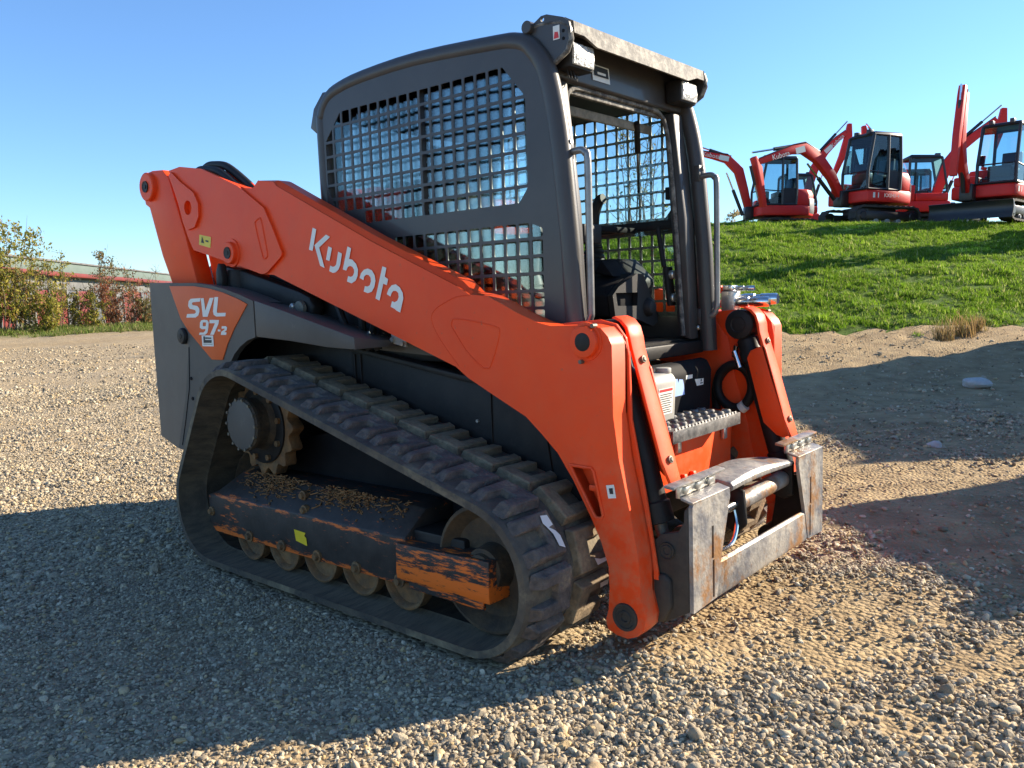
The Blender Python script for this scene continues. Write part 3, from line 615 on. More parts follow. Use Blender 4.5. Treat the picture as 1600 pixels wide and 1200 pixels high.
    for k in range(9):
        a = 2 * math.pi * (k + 0.3) / 9
        part_cyl('sprocket_bolt', (-2.0 + 0.15 * math.cos(a), s * 0.826, 0.66 + 0.15 * math.sin(a)), (-2.0 + 0.15 * math.cos(a), s * 0.806, 0.66 + 0.15 * math.sin(a)), 0.014, RUST, spk, 6)
    bm = bmesh.new()
    add_lathe(bm, (-2.0, s * 0.905, 0.675), (0, -s, 0), [(0, 0.108), (0.006, 0.118), (0.02, 0.119), (0.022, 0.112), (0.07, 0.112), (0.10, 0.13), (0.12, 0.14)], 40)
    dr = fin('final_drive', bm, MUDSTEEL, LOADER, smooth=30)
    part_cyl('cover_plate', (-2.0, s * 0.909, 0.675), (-2.0, s * 0.90, 0.675), 0.110, GREY, dr, 40, 0.002)
    for k in range(14):
        a = 2 * math.pi * k / 14
        part_cyl('cover_bolt', (-2.0 + 0.111 * math.cos(a), s * 0.913, 0.675 + 0.111 * math.sin(a)), (-2.0 + 0.111 * math.cos(a), s * 0.90, 0.675 + 0.111 * math.sin(a)), 0.0075, BOLTM, dr, 6)
    # track frame: box with sloped top
    xs = [(-2.345, 0), (-2.06, 1), (-1.06, 1), (-0.60, 1)]
    bm = bmesh.new()
    sec = lambda x, zt, zb, yo, zs: [(x, s * yo, zb), (x, s * yo, zs), (x, s * (yo - 0.11), zt), (x, s * 0.64, zt), (x, s * 0.64, zb)]
    add_loft_ng(bm, [sec(-2.345, 0.33, 0.182, 0.895, 0.318), sec(-2.29, 0.375, 0.150, 0.90, 0.322), sec(-2.20, 0.425, 0.149, 0.90, 0.325), sec(-1.06, 0.43, 0.157, 0.90, 0.336), sec(-0.98, 0.42, 0.165, 0.89, 0.336)])
    fr = fin('track_frame', bm, FRAME, LOADER, bevel=0.006, smooth=35)
    if s < 0: fr['label'] = 'black track frame scratched to orange rust'
    bm = bmesh.new()
    add_loft_ng(bm, [[(x, s * yo, zb), (x, s * (yo + 0.004), zm), (x, s * yo, zt), (x, s * 0.72, zt), (x, s * 0.72, zb)] for x, yo, zb, zm, zt in ((-1.0, 0.92, 0.185, 0.215, 0.322), (-0.545, 0.92, 0.19, 0.22, 0.335))])
    gd = fin('idler_guard', bm, WORN, LOADER, bevel=0.004)
    part_box('guard_lip', (-0.945, s * 0.90, 0.160), (-0.58, s * 0.915, 0.192), WORN, gd, 0.004)
    part_box('yoke', (-0.98, s * 0.65, 0.18), (-0.72, s * 0.85, 0.36), BLACK, fr, 0.01)
    part_plate('inner_frame', [(-2.2, 0.40), (-2.05, 0.56), (-1.75, 0.62), (-1.2, 0.55), (-0.85, 0.42), (-0.85, 0.2), (-2.2, 0.2)], s * 0.55, s * 0.64, DARK, fr)
    for k in range(5):
        x = -1.998 + 0.248 * k
        part_lathe('roller_bolt', (x, s * 0.922, 0.175), (0, -s, 0), [(0, 0.013), (0.012, 0.017), (0.014, 0.026), (0.024, 0.026)], RUST, fr, 10)
    for x, z in ((-2.31, 0.243), (-1.66, 0.392), (-1.60, 0.347)):
        part_lathe('frame_bolt', (x, s * (0.918 if z < 0.3 else 0.86 if z > 0.37 else 0.90), z), (0, -s, 0), [(0, 0.012), (0.01, 0.016), (0.012, 0.022), (0.03, 0.022)], RUST, fr, 10)
    if s < 0:
        flat('sticker', [(-1.655, -0.9030, 0.262), (-1.575, -0.9030, 0.259), (-1.585, -0.9030, 0.245), (-1.572, -0.9030, 0.238), (-1.568, -0.9030, 0.205), (-1.645, -0.9030, 0.215)], YELLOW, fr)
        # chips and straw lying on the sloped top of the frame
        bm = bmesh.new()
        for k in range(1500):
            x = rnd.uniform(-2.15, -1.05); t = abs(rnd.gauss(0, 0.35))
            if t > 1 or (rnd.random() > 0.55 + 0.45 * math.sin(x * 13 + 1)): continue
            yy = 0.79 + 0.10 * t; zz = 0.428 - 0.095 * t + 0.004 + rnd.random() * 0.012 * (1 - t)
            a = rnd.uniform(0, 6.28); l = rnd.uniform(0.004, 0.045) * rnd.random() + 0.005; w = rnd.uniform(0.0012, 0.006)
            dx, dy = math.cos(a) * l, math.sin(a) * l * 0.5
            add_box(bm, (-0.5, -0.5, -0.5), (0.5, 0.5, 0.5)); vv = bm.verts[-8:] if False else list(bm.verts)[-8:]
            M = Matrix.Translation((x, -yy, zz)) @ Matrix.Rotation(a, 4, 'Z') @ Matrix.Rotation(rnd.uniform(-0.4, 0.4), 4, 'Y') @ Matrix.Diagonal((l, w, w, 1))
            for v in vv: v.co = M @ v.co
        ch = fin('straw_litter', bm, pm('dry_straw', (0.30, 0.14, 0.05), (0.16, 0.08, 0.03), 30, 0.9), LOADER, smooth=0)
        ch['kind'] = 'stuff'

# ---- chassis
part_plate('chassis', [(-2.98, 0.52), (-3.02, 0.80), (-2.98, 1.30), (-2.1, 1.28), (-1.68, 0.998), (-1.0, 0.895), (-0.60, 0.86), (-0.52, 0.80), (-0.50, 0.42), (-0.60, 0.30), (-2.6, 0.30)], -0.525, 0.525, BLACK, LOADER, 0.012)
part_plate('engine_hood', [(-3.05, 0.9), (-3.06, 1.30), (-2.9, 1.42), (-1.95, 1.46), (-1.92, 1.2), (-2.1, 1.0)], -0.50, 0.50, BLACK, LOADER, 0.03)
for s in (-1, 1):
    # side ledge above the track with black side skin and seams
    sk = part_plate('side_panel', [(-1.68, 0.40), (-1.68, 0.985), (-1.0, 0.88), (-0.62, 0.84), (-0.55, 0.42)], s * 0.524, s * 0.534, BLACK, LOADER, 0.003)
    part_plate('ledge', [(-1.70, 0.985), (-1.68, 1.004), (-1.0, 0.90), (-0.66, 0.86), (-0.66, 0.84), (-1.0, 0.876)], s * 0.50, s * 0.556, BLACK, LOADER, 0.004)
    for x in (-1.66, -1.62, -0.86):
        part_box('panel_rib', (x, s * 0.53, 0.42), (x + 0.008, s * 0.541, 0.965 if x < -1 else 0.83), BLACK, sk, 0.003)
    part_lathe('panel_bolt', (-0.93, s * 0.54, 0.72), (0, -s, 0), [(0, 0.007), (0.008, 0.008)], ZINC, sk, 8)
    # upper frame behind the arm
    part_plate('tower', [(-2.85, 1.0), (-2.80, 1.34), (-2.35, 1.40), (-1.70, 1.26), (-1.45, 1.18), (-1.42, 1.02), (-2.0, 1.05)], s * 0.50, s * 0.565, BLACK, LOADER, 0.008)
    # rear fender
    yo = 0.80
    main = [(-2.748, 1.316), (-2.51, 1.309), (-2.36, 1.293), (-2.244, 1.272), (-2.12, 1.243), (-2.012, 1.212), (-2.012, 1.052), (-2.075, 1.038), (-2.142, 1.008), (-2.195, 0.972), (-2.24, 0.925), (-2.33, 0.80), (-2.44, 0.62), (-2.52, 0.47), (-2.785, 0.478), (-2.672, 0.75), (-2.605, 1.01), (-2.672, 1.14)]
    crease = [(-2.748, 1.316), (-2.672, 1.14), (-2.605, 1.01), (-2.672, 0.75), (-2.785, 0.478)]
    rear = [(-3.115, 1.33), (-3.118, 1.14), (-3.12, 1.0), (-3.12, 0.75), (-3.12, 0.505)]
    bm = bmesh.new()
    add_plate(bm, main, s * yo, s * (yo - 0.03))
    a = [bm.verts.new((x, s * yo, z)) for x, z in crease]; b = [bm.verts.new((x, s * 0.722, z)) for x, z in rear]
    for i in range(4): bm.faces.new((a[i], a[i + 1], b[i + 1], b[i]))
    c = [bm.verts.new((x + 0.005, s * 0.50, z)) for x, z in rear]
    for i in range(4): bm.faces.new((b[i], b[i + 1], c[i + 1], c[i]))
    tp = [(-2.748, 1.316), (-2.51, 1.309), (-2.36, 1.293), (-2.244, 1.272), (-2.12, 1.243), (-2.012, 1.212)]
    e0 = [bm.verts.new((x, s * yo, z)) for x, z in tp]; e1 = [bm.verts.new((x, s * 0.61, z - 0.015)) for x, z in tp]
    for i in range(5): bm.faces.new((e0[i], e0[i + 1], e1[i + 1], e1[i]))
    bm.faces.new((bm.verts.new((-2.748, s * yo, 1.316)), bm.verts.new((-3.115, s * 0.722, 1.33)), bm.verts.new((-3.11, s * 0.50, 1.33)), bm.verts.new((-2.748, s * 0.61, 1.301))))
    fe = fin('rear_fender', bm, GREY, LOADER, smooth=12)
    if s < 0: fe['label'] = 'grey rear fender with orange model badge'
    ext = [(-2.004, 1.214), (-1.80, 1.168), (-1.326, 1.056), (-1.322, 1.008), (-1.5, 1.015), (-1.75, 1.038), (-2.004, 1.054)]
    bm = bmesh.new()
    add_loft_ng(bm, [[(x, s * 0.80, z) for x, z in ext], [(x, s * 0.797, z) for x, z in ext], [(x, s * 0.56, z - (0.030 if i < 3 else 0)) for i, (x, z) in enumerate(ext)]])
    fin('fender_extension', bm, GREY, LOADER, bevel=0.005)
    lb = part_lathe('fender_bolt', (-2.643, s * 0.822, 1.054), (0, -s, 0), [(0, 0.012), (0.002, 0.013), (0.004, 0.034), (0.012, 0.040), (0.03, 0.040)], BLACK, fe, 20)
    for zz in (0.845, 0.745):
        part_cyl('fender_screw', (-2.60, s * 0.8035, zz), (-2.60, s * 0.79, zz), 0.009, DARK, fe, 10)
    part_tube('fender_seam', [(-2.60, s * 0.801, 1.0), (-2.625, s * 0.801, 0.80), (-2.69, s * 0.801, 0.62), (-2.74, s * 0.801, 0.50)], 0.0022, DARK, fe, 6)
    # rear lift link
    lk = [(-3.0842, 1.9164), (-2.9666, 1.907), (-2.9104, 1.8602), (-2.7823, 1.5552), (-2.6835, 1.2627), (-2.9229, 1.2627), (-3.0374, 1.4688), (-3.1383, 1.729), (-3.18, 1.7488), (-3.2049, 1.8737), (-3.1519, 1.9101)]
    ln = part_plate('lift_link', lk, s * 0.68, s * 0.585, ORANGE, LOADER, 0.008)
    bs = part_lathe('pivot_boss', (-3.1102, s * 0.705, 1.8341), (0, -s, 0), [(0, 0.068), (0.004, 0.074), (0.03, 0.076)], ORANGE, ln, 28)
    part_lathe('pivot_pin', (-3.1102, s * 0.712, 1.8341), (0, -s, 0), [(0, 0.010), (0.003, 0.011), (0.0031, 0.024), (0.001, 0.030), (0.012, 0.030)], BLACK, ln, 18)
    # lift arm: hollow box with a triangular pocket
    AP = [(-2.8604, 1.8248), (-2.9052, 1.8945), (-2.7907, 1.9008), (-2.5898, 1.8664), (-2.4232, 1.8071), (-2.2713, 1.7488), (-2.2223, 1.7342), (-2.1651, 1.728), (-2.1203, 1.7571), (-2.0017, 1.7384), (-1.9819, 1.7176), (-1.3522, 1.4303), (-1.195, 1.3647), (-0.8796, 1.2346), (-0.8265, 1.2054), (-0.7411, 1.1982), (-0.66, 1.1638), (-0.611, 1.1399), (-0.5163, 1.1045), (-0.4591, 1.092), (-0.306, 1.0951), (-0.2602, 1.0857), (-0.2321, 1.0576), (-0.2186, 1.0295), (-0.2186, 0.8057), (-0.1999, 0.6642), (-0.1634, 0.5018), (-0.1364, 0.3613), (-0.1301, 0.2967), (-0.1301, 0.2301), (-0.1124, 0.1593), (-0.1187, 0.1229), (-0.1437, 0.0948), (-0.1801, 0.0802), (-0.2217, 0.0823), (-0.255, 0.0948), (-0.2634, 0.1229), (-0.2519, 0.1625), (-0.2467, 0.2384), (-0.2488, 0.3071), (-0.2748, 0.3842), (-0.3123, 0.4591), (-0.3831, 0.5799), (-0.4434, 0.6631), (-0.5111, 0.7235), (-0.5788, 0.7787), (-0.7151, 0.8411), (-0.8484, 0.9036), (-0.9077, 0.9421), (-2.0412, 1.3272), (-2.1214, 1.3345), (-2.1849, 1.3512), (-2.7126, 1.4802), (-2.7928, 1.6166)]
    pocket = [(-0.3935, 0.6298), (-0.306, 0.6277), (-0.2977, 0.6173), (-0.2644, 0.4768), (-0.2717, 0.4664), (-0.2884, 0.4643), (-0.2977, 0.4695)]
    bm = bmesh.new()
    V, F = holed(AP, [pocket], s * 0.665, s * 0.657); add_vf(bm, V, F)
    lift = lambda i: 0.022 if 10 <= i <= 13 else 0.008 if i in (9, 14) else 0.0
    add_loft(bm, [[(x, s * 0.657, z) for x, z in AP], [(x, s * 0.639, z + lift(i)) for i, (x, z) in enumerate(AP)], [(x, s * 0.58, z + lift(i)) for i, (x, z) in enumerate(AP)]], cap=False)
    add_plate(bm, AP, s * 0.59, s * 0.582)
    arm = fin('lift_arm', bm, ORANGE, LOADER, smooth=30)
    if s < 0: arm['label'] = 'right orange lift arm with white maker lettering'
    part_plate('pocket_plate', pocket, s * 0.615, s * 0.605, ORANGE, arm, 0)
    bm = bmesh.new(); add_tube(bm, [(x, s * 0.666, z) for x, z in pocket + pocket[:2]], 0.006, 8); fin('pocket_rim', bm, ORANGE, arm)
    DB = [(-2.9052, 1.8945), (-2.7907, 1.9008), (-2.5898, 1.8664), (-2.4232, 1.8071), (-2.2713, 1.7488), (-2.163, 1.6843), (-2.0704, 1.6291), (-2.0173, 1.5437), (-1.9527, 1.4251), (-1.9548, 1.4105), (-1.9704, 1.399), (-2.0714, 1.3418), (-2.0954, 1.3355), (-2.1214, 1.3345), (-2.1849, 1.3512), (-2.7126, 1.4802), (-2.7563, 1.5437), (-2.7928, 1.6166), (-2.8635, 1.8248)]
    hole = [(-2.7157 + 0.036 * math.cos(t * math.pi / 10), 1.6895 + 0.036 * math.sin(t * math.pi / 10)) for t in range(20)]
    bm = bmesh.new(); V, F = holed(DB, [hole], s * 0.678, s * 0.6655); add_vf(bm, V, F); db = fin('doubler_plate', bm, ORANGE, arm, smooth=25)
    PD = [(-2.8604, 1.8248), (-2.8864, 1.8664), (-2.8604, 1.882), (-2.7771, 1.8248), (-2.6522, 1.7571), (-2.6158, 1.6999), (-2.621, 1.6374), (-2.6626, 1.5906), (-2.7355, 1.5802), (-2.7719, 1.6166), (-2.8084, 1.7207)]
    bm = bmesh.new(); V, F = holed(PD, [hole], s * 0.691, s * 0.6785); add_vf(bm, V, F); fin('pivot_plate', bm, ORANGE, arm, smooth=25)
    part_cyl('pin_hole', (-2.7157, s * 0.6595, 1.6895), (-2.7157, s * 0.656, 1.6895), 0.04, DARK, arm, 20)
    bm = bmesh.new(); add_tube(bm, [(x, s * 0.678, z) for x, z in smooth_xz([(-2.1078, 1.5874), (-2.137, 1.577), (-2.1443, 1.5541), (-2.1026, 1.4188), (-2.087, 1.4032), (-2.0662, 1.4105), (-2.0641, 1.4292), (-2.0849, 1.5333), (-2.0974, 1.5802), (-2.1078, 1.5874)])], 0.004, 8); fin('slot_rim', bm, ORANGE, arm)
    part_lathe('arm_boss', (-2.3535, s * 0.705, 1.4438), (0, -s, 0), [(0, 0.048), (0.003, 0.052), (0.02, 0.053), (0.0205, 0.066), (0.03, 0.068)], ORANGE, arm, 26)
    part_lathe('arm_pin', (-2.3535, s * 0.71, 1.4438), (0, -s, 0), [(0, 0.010), (0.002, 0.011), (0.0021, 0.022), (0.001, 0.028), (0.01, 0.029)], BLACK, arm, 18)
    # elbow boss and bottom pin
    part_lathe('elbow_boss', (-0.3165, s * 0.687, 1.041), (0, -s, 0), [(0, 0.042), (0.001, 0.050), (0.004, 0.052), (0.018, 0.053), (0.019, 0.062), (0.026, 0.064)], ORANGE, arm, 28)
    part_cyl('elbow_pin', (-0.3165, s * 0.6885, 1.041), (-0.3165, s * 0.68, 1.041), 0.030, BLACK, arm, 24, 0.002)
    for x, z in ((-0.2811, 1.093), (-0.331, 0.9764)):
        part_cyl('grease_fitting', (x, s * 0.683, z), (x, s * 0.66, z), 0.007, BOLTM, arm, 8)
    part_lathe('hinge_pin', (-0.1874, s * 0.672, 0.151), (0, -s, 0), [(0.006, 0.006), (0.006, 0.013), (0.0, 0.015), (0.0, 0.021), (0.005, 0.024), (0.005, 0.034), (0.0, 0.037), (0.0, 0.045), (0.011, 0.047)], DUSTYBLACK, arm, 28)
    part_box('pocket_bolt', (-0.331, s * 0.65, 0.5465), (-0.2915, s * 0.63, 0.5674), ORANGE, arm, 0.004)
    # weld seams (shaped outlines of stiffeners)
    bm = bmesh.new(); add_tube(bm, [(x, s * 0.6645, z) for x, z in smooth_xz([(-0.9223, 1.0909), (-0.9191, 1.1118), (-0.8973, 1.1201), (-0.7994, 1.1086), (-0.7058, 1.0909), (-0.687, 1.0732), (-0.7058, 1.0129), (-0.737, 0.9483), (-0.7578, 0.9421), (-0.7786, 0.9473), (-0.8515, 1.0025), (-0.9223, 1.0909)])], 0.003, 6); fin('stiffener_seam', bm, ORANGE, arm)
    bm = bmesh.new(); add_tube(bm, [(x, s * 0.6642, z) for x, z in smooth_xz([(-0.8931, 0.9452), (-0.9868, 1.0441), (-1.0284, 1.117), (-1.0076, 1.1534), (-0.966, 1.1742), (-0.8931, 1.1992), (-0.8255, 1.2034)])], 0.0025, 6); fin('weld_seam', bm, ORANGE, arm)
    # inner front plate with rounded top beside the leg, and the tilt cylinder pocket
    part_plate('arm_inner_plate', [(-0.4872, 1.0961), (-0.3206, 1.1086), (-0.2582, 1.0941), (-0.2217, 1.0493), (-0.2113, 0.9921), (-0.2061, 0.7839), (-0.1541, 0.5237), (-0.1124, 0.2634), (-0.2478, 0.2634), (-0.279, 0.3987), (-0.3935, 0.6069), (-0.5184, 0.7422)], s * 0.579, s * 0.567, ORANGE, arm, 0.003)
    part_plate('inner_tower', [(-0.64 if s > 0 else -0.53, 1.07), (-0.50, 1.08), (-0.42, 0.98), (-0.385, 0.80), (-0.33, 0.60), (-0.30, 0.44), (-0.50, 0.40), (-0.64 if s > 0 else -0.53, 0.55)], s * 0.562, s * 0.575, ORANGE if s > 0 else BLACK, LOADER, 0.003)
    part_plate('inner_link', [(-2.82, 1.66), (-2.60, 1.56), (-2.25, 1.50), (-2.22, 1.24), (-2.70, 1.24)], s * 0.572, s * 0.545, ORANGE, LOADER, 0.003)
    # tilt cylinder
    T0, T1 = Vector((-0.322, s * 0.508, 1.043)), Vector((-0.125, s * 0.508, 0.36))
    dv = (T1 - T0).normalized()
    tc = part_lathe('tilt_cylinder', T0 + dv * 0.06, dv, [(0, 0.038), (0.01, 0.045), (0.05, 0.045), (0.06, 0.05), (0.10, 0.05), (0.11, 0.042), (0.50, 0.042), (0.505, 0.05), (0.57, 0.05), (0.575, 0.03)], BLACK, LOADER, 24)
    part_cyl('piston_rod', T0 + dv * 0.6, T1 + dv * 0.02, 0.022, BOLTM, tc, 16)
    part_lathe('cylinder_eye', T0 + Vector((0, -s * 0.055, 0)), (0, s, 0), [(0, 0.012), (0, 0.016), (0.002, 0.03), (0.0, 0.034), (0.006, 0.06), (0.012, 0.064), (0.10, 0.064)], BLACK, tc, 26)
    part_cyl('hose_fitting', (-0.34, s * 0.455, 0.93), (-0.315, s * 0.455, 0.86), 0.012, CHROME, tc, 10)
    # guard over the tilt cylinder: bent front strip and inner flange
    SP = [(-0.292, 1.118), (-0.262, 1.106), (-0.240, 1.082), (-0.229, 1.045), (-0.224, 1.01), (-0.173, 0.842), (-0.117, 0.648), (-0.088, 0.568)]
    SI = [(x - 0.011, z - 0.006) for x, z in SP]
    bm = bmesh.new()
    wy = lambda i: (0.455, 0.54) if i < 7 else (0.465, 0.528)
    loops = []
    for i in range(len(SP)):
        (x, z), (xi, zi) = SP[i], SI[i]; a, b = wy(i); b2 = 0.54 if 0.9 > z or z > 1.04 else 0.535
        loops.append([(x, s * a, z), (x, s * min(b, b2), z), (xi, s * min(b, b2), zi), (xi, s * a, zi)])
    add_loft_ng(bm, loops)
    add_plate(bm, [(-0.283, 0.90), (-0.268, 0.932), (-0.212, 0.957), (-0.200, 0.945), (-0.099, 0.582), (-0.125, 0.572), (-0.155, 0.582), (-0.21, 0.63), (-0.225, 0.68)], s * 0.455, s * 0.465)
    gu = fin('cylinder_guard', bm, ORANGE, LOADER, bevel=0.003)
    for x, z in ((-0.209, 0.973), (-0.113, 0.647)):
        n = Vector((0.95, 0, 0.28)).normalized()
        part_lathe('guard_bolt', Vector((x, s * 0.497, z)) + n * 0.010, -n, [(0, 0.006), (0.003, 0.009), (0.004, 0.013), (0.014, 0.013)], BOLTM, gu, 8)
    # lower control link under the arm, its pin and the dark hoses
    cl = part_plate('control_link', [(-2.5065, 1.3928), (-2.3191, 1.3564), (-1.882, 1.2471), (-1.8091, 1.2211), (-1.7831, 1.1794), (-1.7987, 1.1326), (-1.8507, 1.117), (-1.9236, 1.1378), (-2.3087, 1.2263), (-2.5065, 1.2523)], s * 0.65, s * 0.585, BLACK, LOADER, 0.012)
    part_lathe('link_boss', (-2.4024, s * 0.615, 1.2315), (0, 0, 1), [(0, 0.062), (0.10, 0.066), (0.135, 0.06)], BLACK, cl, 24)
    part_lathe('link_pin', (-1.8559, s * 0.677, 1.1711), (0, -s, 0), [(0, 0.010), (0.001, 0.012), (0.0, 0.026), (0.004, 0.034), (0.02, 0.036)], BOLTM, cl, 22)
    part_lathe('link_bolt', (-1.908, s * 0.68, 1.1825), (0, -s, 0), [(0, 0.008), (0.006, 0.014), (0.02, 0.015)], ZINC, cl, 12)
    part_plate('stop_bar', [(-2.46, 1.25), (-2.42, 1.25), (-2.40, 1.32), (-2.41, 1.39), (-2.43, 1.40), (-2.455, 1.36)], s * 0.715, s * 0.68, BLACK, LOADER, 0.006)
    part_plate('valve_plate', [(-1.335, 1.09), (-1.25, 1.075), (-1.25, 1.005), (-1.335, 1.02)], s * 0.60, s * 0.59, PALEGREY, LOADER, 0.002)
    for x, z in ((-1.322, 1.035), (-1.262, 1.02)): part_cyl('valve_bolt', (x, s * 0.612, z), (x, s * 0.59, z), 0.010, ZINC, LOADER, 8)
    for i, x in enumerate((-1.60, -1.50, -1.44)):
        part_tube('hydraulic_hose', [(x, s * 0.58, 0.99), (x - 0.01, s * 0.60, 1.06), (x - 0.04 + 0.03 * i, s * 0.61, 1.14), (x - 0.10, s * 0.60, 1.24)], 0.016, PLASTIC, LOADER, 8, 5)
    part_cyl('elbow_fitting', (-1.455, s * 0.61, 1.02), (-1.455, s * 0.61, 1.07), 0.012, CHROME, LOADER, 10)
    # hoses arching over the rear of the arm
    for k, dy in enumerate((0.0, 0.04)):
        part_tube('arm_hose', [(-2.72, s * (0.60 + dy), 1.85), (-2.665, s * (0.60 + dy), 1.89 - 0.02 * k), (-2.58, s * (0.60 + dy), 1.89 - 0.028 * k), (-2.47, s * (0.60 + dy), 1.865 - 0.03 * k), (-2.30, s * (0.60 + dy), 1.765 - 0.03 * k), (-2.22, s * (0.60 + dy), 1.70)], 0.020, PLASTIC, LOADER, 10, 5)
    part_plate('hose_shield', [(-2.6522, 1.8612), (-2.5169, 1.8581), (-2.3774, 1.8144), (-2.2671, 1.7675), (-2.2255, 1.7363), (-2.6002, 1.7207)], s * 0.605, s * 0.597, ORANGE, arm, 0.002)

# lettering on the near side
for poly in KUBOTA: flat('letter', [(x, -0.6685, z) for x, z in poly], WHITE, bpy.data.objects['lift_arm'])
FE = bpy.data.objects['rear_fender']
bp = [(-2.745, 1.302), (-2.51, 1.294), (-2.36, 1.277), (-2.246, 1.255), (-2.12, 1.222), (-2.055, 1.199), (-2.173, 1.093), (-2.24, 1.02), (-2.292, 0.944), (-2.388, 0.944), (-2.585, 1.075), (-2.655, 1.140)]
bdg = part_plate('badge', bp, -0.8045, -0.7995, ORANGE_FADED, FE, 0.001)
for poly in SVL: flat('letter', [(x, -0.8062, z) for x, z in poly], WHITE, FE)
bm = bmesh.new(); V, F = holed(NINE[0], [NINE[1]], -0.8064, -0.8058); add_vf(bm, V, F); fin('letter', bm, WHITE, FE, smooth=0)
st = flat('dealer_sticker', [(x, -0.8066, z) for x, z in DEALER[0]], WHITE, FE)
for poly in DEALER_INK: flat('print', [(x, -0.8082, z) for x, z in poly], INK, FE)
ARM_R = bpy.data.objects['lift_arm']
ys_ = flat('warning_sticker', [(x, -0.6795, z) for x, z in YELLOW_ST], YELLOW, ARM_R)
cx_, cz_ = -2.595, 1.5177
flat('print', [(cx_ - 0.035, -0.6807, cz_ - 0.006), (cx_ - 0.022, -0.6807, cz_ + 0.024), (cx_ - 0.006, -0.6807, cz_ - 0.012)], INK, ARM_R)
flat('print', [(cx_ + 0.008, -0.6807, cz_ + 0.004), (cx_ + 0.035, -0.6807, cz_ - 0.002), (cx_ + 0.034, -0.6807, cz_ - 0.010), (cx_ + 0.007, -0.6807, cz_ - 0.004)], INK, ARM_R)
flat('warning_sticker', [(x, -0.6665, z) for x, z in ARMSTICKER], WHITE, ARM_R)
flat('print', [(-0.2394, -0.6677, 0.5694), (-0.2249, -0.6677, 0.5726), (-0.2228, -0.6677, 0.5528), (-0.2363, -0.6677, 0.5518)], INK, ARM_R)

# ---- quick coupler
QC = part_plate('quick_coupler', [(-0.012, 0.175), (-0.004, 0.171), (0, 0.185), (0, 0.287), (-0.010, 0.296), (-0.022, 0.29), (-0.022, 0.18)], -0.40, 0.40, STEEL, LOADER, 0.002)
QC['label'] = 'worn bare-steel quick coupler frame'
for s in (-1, 1):
    slot1 = [(s * 0.435, 0.318), (s * 0.420, 0.318), (s * 0.420, 0.428), (s * 0.435, 0.428)]
    slot2 = [(s * 0.430, 0.185), (s * 0.416, 0.185), (s * 0.416, 0.312), (s * 0.430, 0.312)]
    pl = [(s * 0.56, 0.171), (s * 0.562, 0.515), (s * 0.555, 0.524), (s * 0.302, 0.524), (s * 0.300, 0.50), (s * 0.365, 0.31), (s * 0.40, 0.178)]
    V, F = holed(pl, [slot1, slot2], -0.012, 0.002)
    bm = bmesh.new(); add_vf(bm, [(v[1], v[0], v[2]) for v in V], F); cp = fin('coupler_plate', bm, STEEL, QC, smooth=25)
    part_box('slot_backing', (-0.03, s * 0.41, 0.183), (-0.024, s * 0.445, 0.43), DARK, QC, 0)
    # bent top edge, zinc lever plate and thin upper rim
    bm = bmesh.new()
    add_loft_ng(bm, [[(x, s * y, z) for x, z in ((0.001, 0.522), (-0.042, 0.534), (-0.042, 0.543), (0.002, 0.531))] for y in (0.302, 0.56)])
    fin('top_lip', bm, STEEL, QC, bevel=0.002)
    bm = bmesh.new()
    add_loft_ng(bm, [[(x, s * y, z) for x, z in ((-0.074, 0.578), (-0.040, 0.574), (-0.038, 0.583), (-0.074, 0.588))] for y in (0.25, 0.605)])
    fin('top_rim', bm, STEEL, QC, bevel=0.002)
    lv = part_box('lever_plate', (-0.062, s * 0.31, 0.536), (-0.046, s * 0.555, 0.576), ZINC, QC, 0.003)
    for yy in (0.34, 0.42, 0.50): part_box('lever_tab', (-0.048, s * yy, 0.548), (-0.034, s * (yy + 0.035), 0.572), ZINC, QC, 0.004)
    bk = [(-0.014, 0.171), (-0.014, 0.52), (-0.030, 0.50), (-0.032, 0.463), (-0.052, 0.43), (-0.115, 0.412), (-0.142, 0.385), (-0.148, 0.30), (-0.165, 0.20), (-0.163, 0.143), (-0.147, 0.113), (-0.107, 0.116)]
    br = part_plate('side_bracket', bk, s * 0.56, s * 0.535, DUSTYBLACK, QC, 0.004)
    part_plate('side_bracket', [(x - 0.002, z) for x, z in bk], s * 0.455, s * 0.43, BLACK, QC, 0.004)
    part_plate('bracket_boss', [(-0.10, 0.287), (-0.075, 0.27), (-0.07, 0.18), (-0.10, 0.125), (-0.145, 0.115), (-0.165, 0.15), (-0.16, 0.21), (-0.13, 0.275)], s * 0.578, s * 0.55, DUSTYBLACK, QC, 0.010)
    part_lathe('bracket_pin', (-0.09, s * 0.568, 0.363), (0, -s, 0), [(0.004, 0.008), (0.004, 0.011), (0.0, 0.013), (0.0, 0.018), (0.004, 0.020), (0.004, 0.025), (0.0, 0.027), (0.012, 0.028)], DUSTYBLACK, QC, 18)
    part_cyl('hinge_tube', (-0.1874, s * 0.58, 0.151), (-0.1874, s * 0.44, 0.151), 0.042, BLACK, QC, 20)
